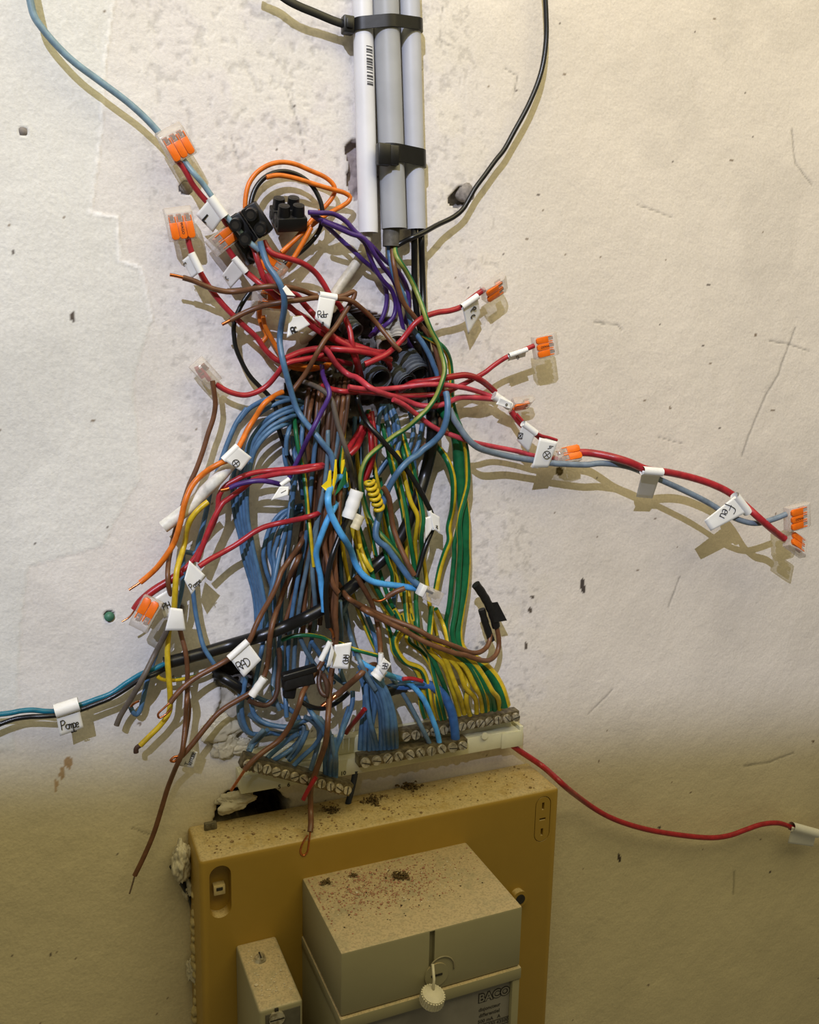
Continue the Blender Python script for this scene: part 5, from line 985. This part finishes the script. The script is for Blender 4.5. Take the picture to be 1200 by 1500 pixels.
lbox('collar', 'j', (430, 630), (200, 90), (4.5, 9.5, 8), hq, TAPE, o); lbox('housing', 'j', (545, 690), (200, 90), (16, 11, 8), hq, CLEAR, o); lbox('clamp', 'j', (560, 690), (200, 90), (7, 5, 4), hq, STEEL, o); lbox('marking', 'j', (500, 640), (200, 90), (7, 2.4, 8.3), hq, mat('grey_mark', (110, 108, 104), .5), o)
# black screw connector blocks
def choc(fr, c, d, h, label, two=True, sc=1.0, roll=0):
    x, y = fp(fr, *c); h = max(h, hm_get(x, y, 5) + 4 if roll else h); o = empty('screw_connector', P(x, y, h / 1000.), label, 'connector'); L = math.hypot(*d)
    p0 = P(x, y, h / 1000.); p1 = P(x + d[0] / L * 10, y + d[1] / L * 10, h / 1000.); U = (p1 - p0) / np.linalg.norm(p1 - p0); N = np.array([0, -1., 0]); Vv = np.cross(N, U)
    M = Matrix(((U[0], Vv[0], N[0], p0[0]), (U[1], Vv[1], N[1], p0[1]), (U[2], Vv[2], N[2], p0[2]), (0, 0, 0, 1))) @ Matrix.Rotation(math.radians(roll), 4, 'X') @ Matrix.Scale(sc, 4)
    for i in range(2 if two else 1):
        y0 = (i - .5) * .0098 if two else 0; bm = bmesh.new(); bbox(bm, -.0085, .0085, y0 - .0045, y0 + .0045, -.0045, .0035, .0008); b_ = bm_obj('pole_body', bm, BLACKP, o, M)
        for s in (-1, 1):
            bm = bmesh.new(); bcyl(bm, (s * .0042, y0, .0062), (0, 0, 1), .0037, .0060, 16, .0032); bm_obj('screw_tower', bm, BLACKP, b_, M)
            bm = bmesh.new(); bcyl(bm, (s * .0042, y0, .0090), (0, 0, 1), .0020, .0006, 12); bm_obj('screw', bm, mat('dull_screw', (64, 60, 54), .5, .6, .3), b_, M)
            bm = bmesh.new(); bcyl(bm, (s * .0086, y0, -.0008), (1, 0, 0), .0024, .0006, 14); bm_obj('wire_hole', bm, DARK, b_, M)
    for a_ in (-7, 7): hm_put(x + a_, y, 9, h + 8)
    return o
choc('u', (440, 330), (160, 240), 22, 'black screw connector block where the orange loop wires end', True, 1.32, 25)
choc('u', (815, 255), (300, -12), 12, 'black two-pole screw connector hanging free on the wall', True, 1.3, -58)
choc('u', (415, 560), (70, 120), 8, 'second black connector half hidden below the grey-blue wire', False, 1.25, 0)
# black tape ends of the two brown wires on the right
def tapeend(spec, w, label, h, parent=None):
    pts = parse(spec); s = cr(np.array([(p[0], p[1], p[2] or h) for p in pts], float), 3); W = np.array([P(x, y, z / 1000.) for x, y, z in s]); r = w / 2 / pxmm(s[0, 0], s[0, 1], h / 1000.) / 1000.
    V, F = tube(W, r * (1 + .04 * np.sin(np.arange(len(W)) * 1.3)), 12, flat=.8); o = smooth_faces(mesh_obj('tape_end', V, F, RUBBER, parent), 50)
    if label: tag(o, label, 'tape')
    return o
h1 = WIRES['bt1'][1][-1]; h2 = WIRES['bt2'][1][-1]
tapeend('M 500,695,%f 478,630,%f 455,560,%f 428,462,%f' % (h1, h1, h1 + 2, h1 + 3), 11, 'black tape end on the upper of the two right brown wires', h1)
te = tapeend('M 535,590,%f 515,520,%f 480,430,%f 435,350,%f 385,280,%f' % (h2, h2 + 2, h2 + 4, h2 + 5, h2 + 6), 13, 'black tape end with a loose flap on the lower right brown wire', h2)
fq = [fp('M', *c) for c in ((490, 415), (545, 408), (615, 545), (520, 560))]; VV = [P(x, y, (h2 + 5 + dz) / 1000.) for dz in (.5, -.5) for x, y in fq]; mesh_obj('tape_flap', VV, [(0, 1, 2, 3), (7, 6, 5, 4), (0, 4, 5, 1), (1, 5, 6, 2), (2, 6, 7, 3), (3, 7, 4, 0)], RUBBER, te, smooth=False)
# black taped joint under the bundle
o = empty('taped_joint', P(*fp('k', 790, 460), .026), 'black tape-wrapped joint box hanging behind the brown wires', 'joint'); hj = hm_get(*fp('k', 790, 470), 10) - 4
bm = bmesh.new(); c = P(*fp('k', 800, 480), hj / 1000.); bbox(bm, -.012, .012, -.005, .005, -.0062, .0045, .0018, 3)
for v in bm.verts:
    v.co.x *= 1 - .25 * (v.co.z / .006) * .4; v.co.z += .0016 * math.sin(v.co.x * 260)
bm_obj('body', bm, RUBBER, o, Matrix.Translation(Vector(c)) @ Matrix.Rotation(math.radians(-4), 4, 'Y'))
bm = bmesh.new(); c2 = P(*fp('k', 710, 610), (hj - 2) / 1000.); bbox(bm, -.0045, .0045, -.0035, .0035, -.006, .006, .0015, 3); bm_obj('clip', bm, RUBBER, o, Matrix.Translation(Vector(c2)) @ Matrix.Rotation(math.radians(12), 4, 'Y'))
bm = bmesh.new(); c3 = P(*fp('k', 810, 405), (hj + 2) / 1000.); bbox(bm, -.014, .014, -.004, .004, -.003, .0022, .0012, 3); bm_obj('lid', bm, BLACKP, o, Matrix.Translation(Vector(c3)) @ Matrix.Rotation(math.radians(-9), 4, 'Y'))
V_, F_ = tube(np.array([P(x, y, h / 1000.) for x, y, h in cr(np.array([(310, 985, -8), (325, 992, 4), (341, 1001, 9), (354, 1010, 9), (366, 1019, 6)], float), 3)]), .0042, 14); tag(smooth_faces(mesh_obj('black_cable', V_, F_, wm('black')), 60), 'short black cable end poking out of the hole beside the blue coil', 'cable')
# yellow and green striped sheath where the bright blue wire starts
hy = hm_get(*fp('d', 220, 400), 8) + 1
o = empty('striped_tape', P(*fp('d', 200, 450), hy / 1000.), 'torn yellow and green earth tape in the centre of the bundle', 'tape')
def patch(name, fr, poly, h, m, parent, th=.8):
    q = [fp(fr, *c) for c in poly]; n = len(q); V = [P(x, y, (h + dz + .8 * math.sin(i * 2.1)) / 1000.) for dz in (th / 2, -th / 2) for i, (x, y) in enumerate(q)]
    F = [tuple(range(n)), tuple(range(2 * n - 1, n - 1, -1))] + [(i, n + i, n + (i + 1) % n, (i + 1) % n) for i in range(n)]
    return mesh_obj(name, V, F, m, parent, smooth=False)
YT = mat('yellow_tape', (240, 208, 24), .4, 0, .1)
patch('yellow_strip', 'd', [(155, 250), (175, 245), (180, 420), (130, 640), (120, 560), (140, 400)], hy, YT, o); patch('yellow_strip', 'd', [(228, 260), (262, 245), (268, 290), (250, 350), (232, 410), (222, 400)], hy + .5, YT, o)
patch('yellow_strip', 'd', [(90, 370), (115, 365), (120, 500), (110, 590), (70, 605), (5, 540), (70, 480)], hy + 1.5, YT, o); patch('green_strip', 'd', [(262, 330), (280, 340), (285, 500), (200, 600), (150, 650), (190, 540), (240, 440)], hy - .5, wm('green'), o); patch('yellow_strip', 'd', [(280, 370), (292, 400), (295, 520), (283, 470)], hy, YT, o)
# white rolled tube markers in the centre
def roll(fr, a, b, w, h, label, grp=None, open_end=True, m=None):
    h = h or max(hm_get(*fp(fr, *a), 5), hm_get(*fp(fr, *b), 5), hm_get(*fp(fr, (a[0] + b[0]) / 2, (a[1] + b[1]) / 2), 5)) + w / FR[fr][2] / 2 / 1.75 + .3
    A = P(*fp(fr, *a), h / 1000.); B = P(*fp(fr, *b), h / 1000.); r = w / 2 / FR[fr][2] / pxmm(*fp(fr, *a), h / 1000.) / 1000.
    pts = np.linspace(A, B, 9); V, F = tube(pts, r * (1 + .05 * np.sin(np.arange(9) * 2.)), 22, cap=False); V2, F2 = tube(pts[::-1], r * .88, 22, cap=False); k = len(V); n = 22
    FF = list(F) + [tuple(i + k for i in f) for f in F2] ; FF += [(j, (j + 1) % n, k + 8 * n + (j + 1) % n, k + 8 * n + j) for j in range(n)] + [(8 * n + j, k + j, k + (j + 1) % n, 8 * n + (j + 1) % n) for j in range(n)]
    o = mesh_obj('marker_tube', np.concatenate([V, V2]), FF, m or TAPE); tag(smooth_faces(o, 50), label, 'wire label', grp)
    for t in np.linspace(0, 1, 7): x, y = fp(fr, a[0] + (b[0] - a[0]) * t, a[1] + (b[1] - a[1]) * t); hm_put(x, y, w / FR[fr][2] * .4, h + r * 1000)
    return o
roll('d', (400, 590), (300, 890), 150, None, 'white rolled label tube over the black wire in the centre')
roll('d', (440, 860), (370, 1010), 105, None, 'beige rolled label behind the white tube', m=mat('beige_tape', (206, 196, 164), .5, 0, .08))
roll('c', (705, 462), (610, 530), 52, None, 'small white sleeve between the two purple wires')
flag([(600, 545), (700, 545), (690, 640), (500, 700)], 'translucent crumpled tape flag under the purple wires', [('/', 640, 600, 60, 40)], 'c', None, wr=.2)
roll('i', (240, 815), (268, 900), 52, WIRES['dkb'][1][-55] if len(WIRES['dkb'][1]) > 60 else None, 'upper half of the white sleeve on the black wire at the right') if False else 0
flag([(215, 810), (262, 1010), (335, 1060), (330, 880)], 'white flag with a sleeve on the black wire right of the bundle', [('~', 315, 990, 60, 70)], 'i', 3.6)
flag([(235, 870), (250, 1010), (175, 1130), (170, 885)], 'blank white flag half folded behind the black wire sleeve', (), 'i', None, lift=False)
# tape flags with handwriting
flag([(330, 412), (405, 515), (345, 602), (250, 505)], 'large L flag on the pair of wires from the topmost connector', [('L', 312, 528, 42, 42)], 'A', 7.5, hf=16, pen=1.9)
flag([(555, 810), (690, 1080), (560, 1180), (420, 915)], 'white flag marked c on the red wire of the square connector', [('c', 462, 975, 75, 20)], 't', 5.4, hf=11)
flag([(290, 655), (400, 790), (250, 950), (165, 820)], 'white rounded flag on the red wire of the half-hidden connector', [('c', 215, 845, 45, -50)], 'u', 5.2, hf=11)
flag([(930, 945), (1022, 960), (985, 1135), (905, 1075)], 'tall white flag reading Rdbr on the two brown wires', [('Rdbr', 950, 1050, 36, -4, .8), ('8', 950, 1105, 26, 10)], 'A', 5.2, pen=.8)
flag([(255, 395), (300, 470), (400, 480), (290, 360)], 'narrow white flag behind the blue wire among the reds', (), 'o', None)
flag([(560, 790), (470, 690), (330, 700), (300, 940)], 'white flag with a dark mark on the red wires over the cavity', [('Rc', 385, 850, 70, -20, .8)], 'o', None, pen=1.3)
flag([(540, 800), (700, 840), (960, 900), (740, 850)], 'grey-white folded tape edge below the Rdbr flag', (), 'o', None) if False else 0
flag([(170, 595), (395, 440), (440, 700), (260, 1000)], 'white flag with a stroke on the red wire beside the pipes', [('P', 345, 640, 90, 35), ('c', 335, 740, 85, 50)], 'z', 4.6, hf=13, pen=1.1)
flag([(415, 255), (572, 200), (560, 265), (400, 305)], 'narrow flag on the wire of the square orange connector', [('D', 495, 272, 34, -20)], 'q', 3.6, hf=24)
roll('q', (270, 620), (420, 720), 82, 19, 'round rolled flag gathering the three red wires'); flag([(330, 640), (440, 690), (425, 745), (290, 700)], 'short flag marked o on the rolled red wire tape', [('o', 395, 697, 40, 30)], 'q', None)
flag([(540, 878), (655, 965), (590, 1140), (480, 1030)], 'flag with a crossed square on the thick red stub', [('Q', 520, 990, 50, 12)], 'q', 5.0, hf=18)
flag([(690, 1005), (860, 1045), (770, 1280), (620, 1285)], 'flag with a crossed circle and a four on the grey and red pair', [('X', 762, 1165, 70, 10), ('4', 792, 1095, 58, 70)], 'q', None, hf=24, h0=27, pen=.7)
flag([(665, 640), (722, 645), (695, 725), (645, 720)], 'blank white flag across the thick red and grey wires', (), 'D', 6.0, hf=18)
flag([(672, 285), (750, 385), (520, 505), (478, 440)], 'long flag reading Feu near the far right connectors', [('Feu', 625, 390, 70, 118, 1.0)], 'r', 6.5, hf=47, h0=50, pen=1.0)
flag([(590, 615), (672, 535), (755, 600), (690, 680)], 'flag with a crossed circle on the orange wire', [('X', 665, 635, 42, 8)], 'E', 5.0)
flag([(835, 180), (1035, 365), (862, 608), (770, 420)], 'flag reading Pompe on the three red wires', [('Pompe', 905, 470, 78, -40, .8)], 'v', None, pen=.75)
flag([(640, 500), (400, 650), (520, 910), (620, 860)], 'flag reading PH beside the lower left connector', [('PH', 550, 745, 85, -22)], 'v', None, h0=20, hf=17, pen=1.0)
flag([(600, 770), (750, 790), (790, 1060), (530, 1060)], 'blank crumpled flag wrapped around the yellow and blue wires', (), 'v', None, curl=2.0)
flag([(375, 470), (530, 420), (565, 580), (405, 640)], 'flag reading Pompe on the teal and black pair at the left edge', [('Pompe', 470, 555, 62, -12, .75), ('~~', 500, 603, 26, -18)], 'O', 10.0, hf=17, pen=.9)
flag([(760, 600), (660, 690), (740, 795), (835, 700)], 'flag reading RAD lying over the thick black cable', [('RAD', 738, 722, 48, -28, .8)], 'G', 5.0, pen=.9)
roll('k', (430, 470), (290, 670), 92, None, 'long white sleeve on the brown wire above the filler lumps')
roll('k', (1155, 75), (1050, 280), 62, None, 'narrow white sleeve left of the second RAD flag')
flag([(150, 110), (340, 80), (300, 375), (125, 365)], 'second RAD flag hanging upright on the brown pair', [('RAD', 275, 270, 62, 95, .8)], 'l', None, pen=.9)
flag([(120, 105), (150, 180), (110, 340), (60, 360)], 'thin white flag edge beside the upright RAD flag', (), 'l', None)
roll('l', (660, 200), (655, 330), 56, None, 'slim white sleeve on the brown wire above the curled flag')
roll('l', (680, 370), (600, 470), 140, None, 'curled white paper label end facing forward'); flag([(690, 250), (775, 320), (690, 450), (640, 380)], 'curled flag with writing next to the curled label end', [('RA', 705, 345, 60, 100, .8)], 'l', None)
flag([(1105, 362), (1190, 385), (1180, 432), (1090, 420)], 'blank flag at the right end of the single red wire', (), 'N', 6.5, hf=12)
flag([(350, 300), (410, 320), (390, 395), (325, 385)], 'translucent label with small writing beside the lowest brown wire', [('Terrasse'.replace('a', 'o'), 375, 352, 30, -70, .7)], 'I', None, hf=6, h0=10, pen=.6)

wire('bkp', 'black', '# 252,1268,10 262,1286,10 272,1302,10 281,1322,8 286,1345,4', 9, 'black cable slipping behind the left edge of the mustard panel', h=8, name='black_cable', cat='cable', over=False)
bm = bmesh.new(); c = P(757, 1311, PH); bcyl(bm, (c[0], -PH - .003, c[2]), (0, 1, 0), .0075, .0070, 22, .0068); pg = bm_obj('cover_plug', bm, PANEL, pn)
bm = bmesh.new(); bcyl(bm, (c[0], -PH - .0068, c[2]), (0, 1, 0), .0045, .0008, 18); bm_obj('plug_recess', bm, DARK, pg)
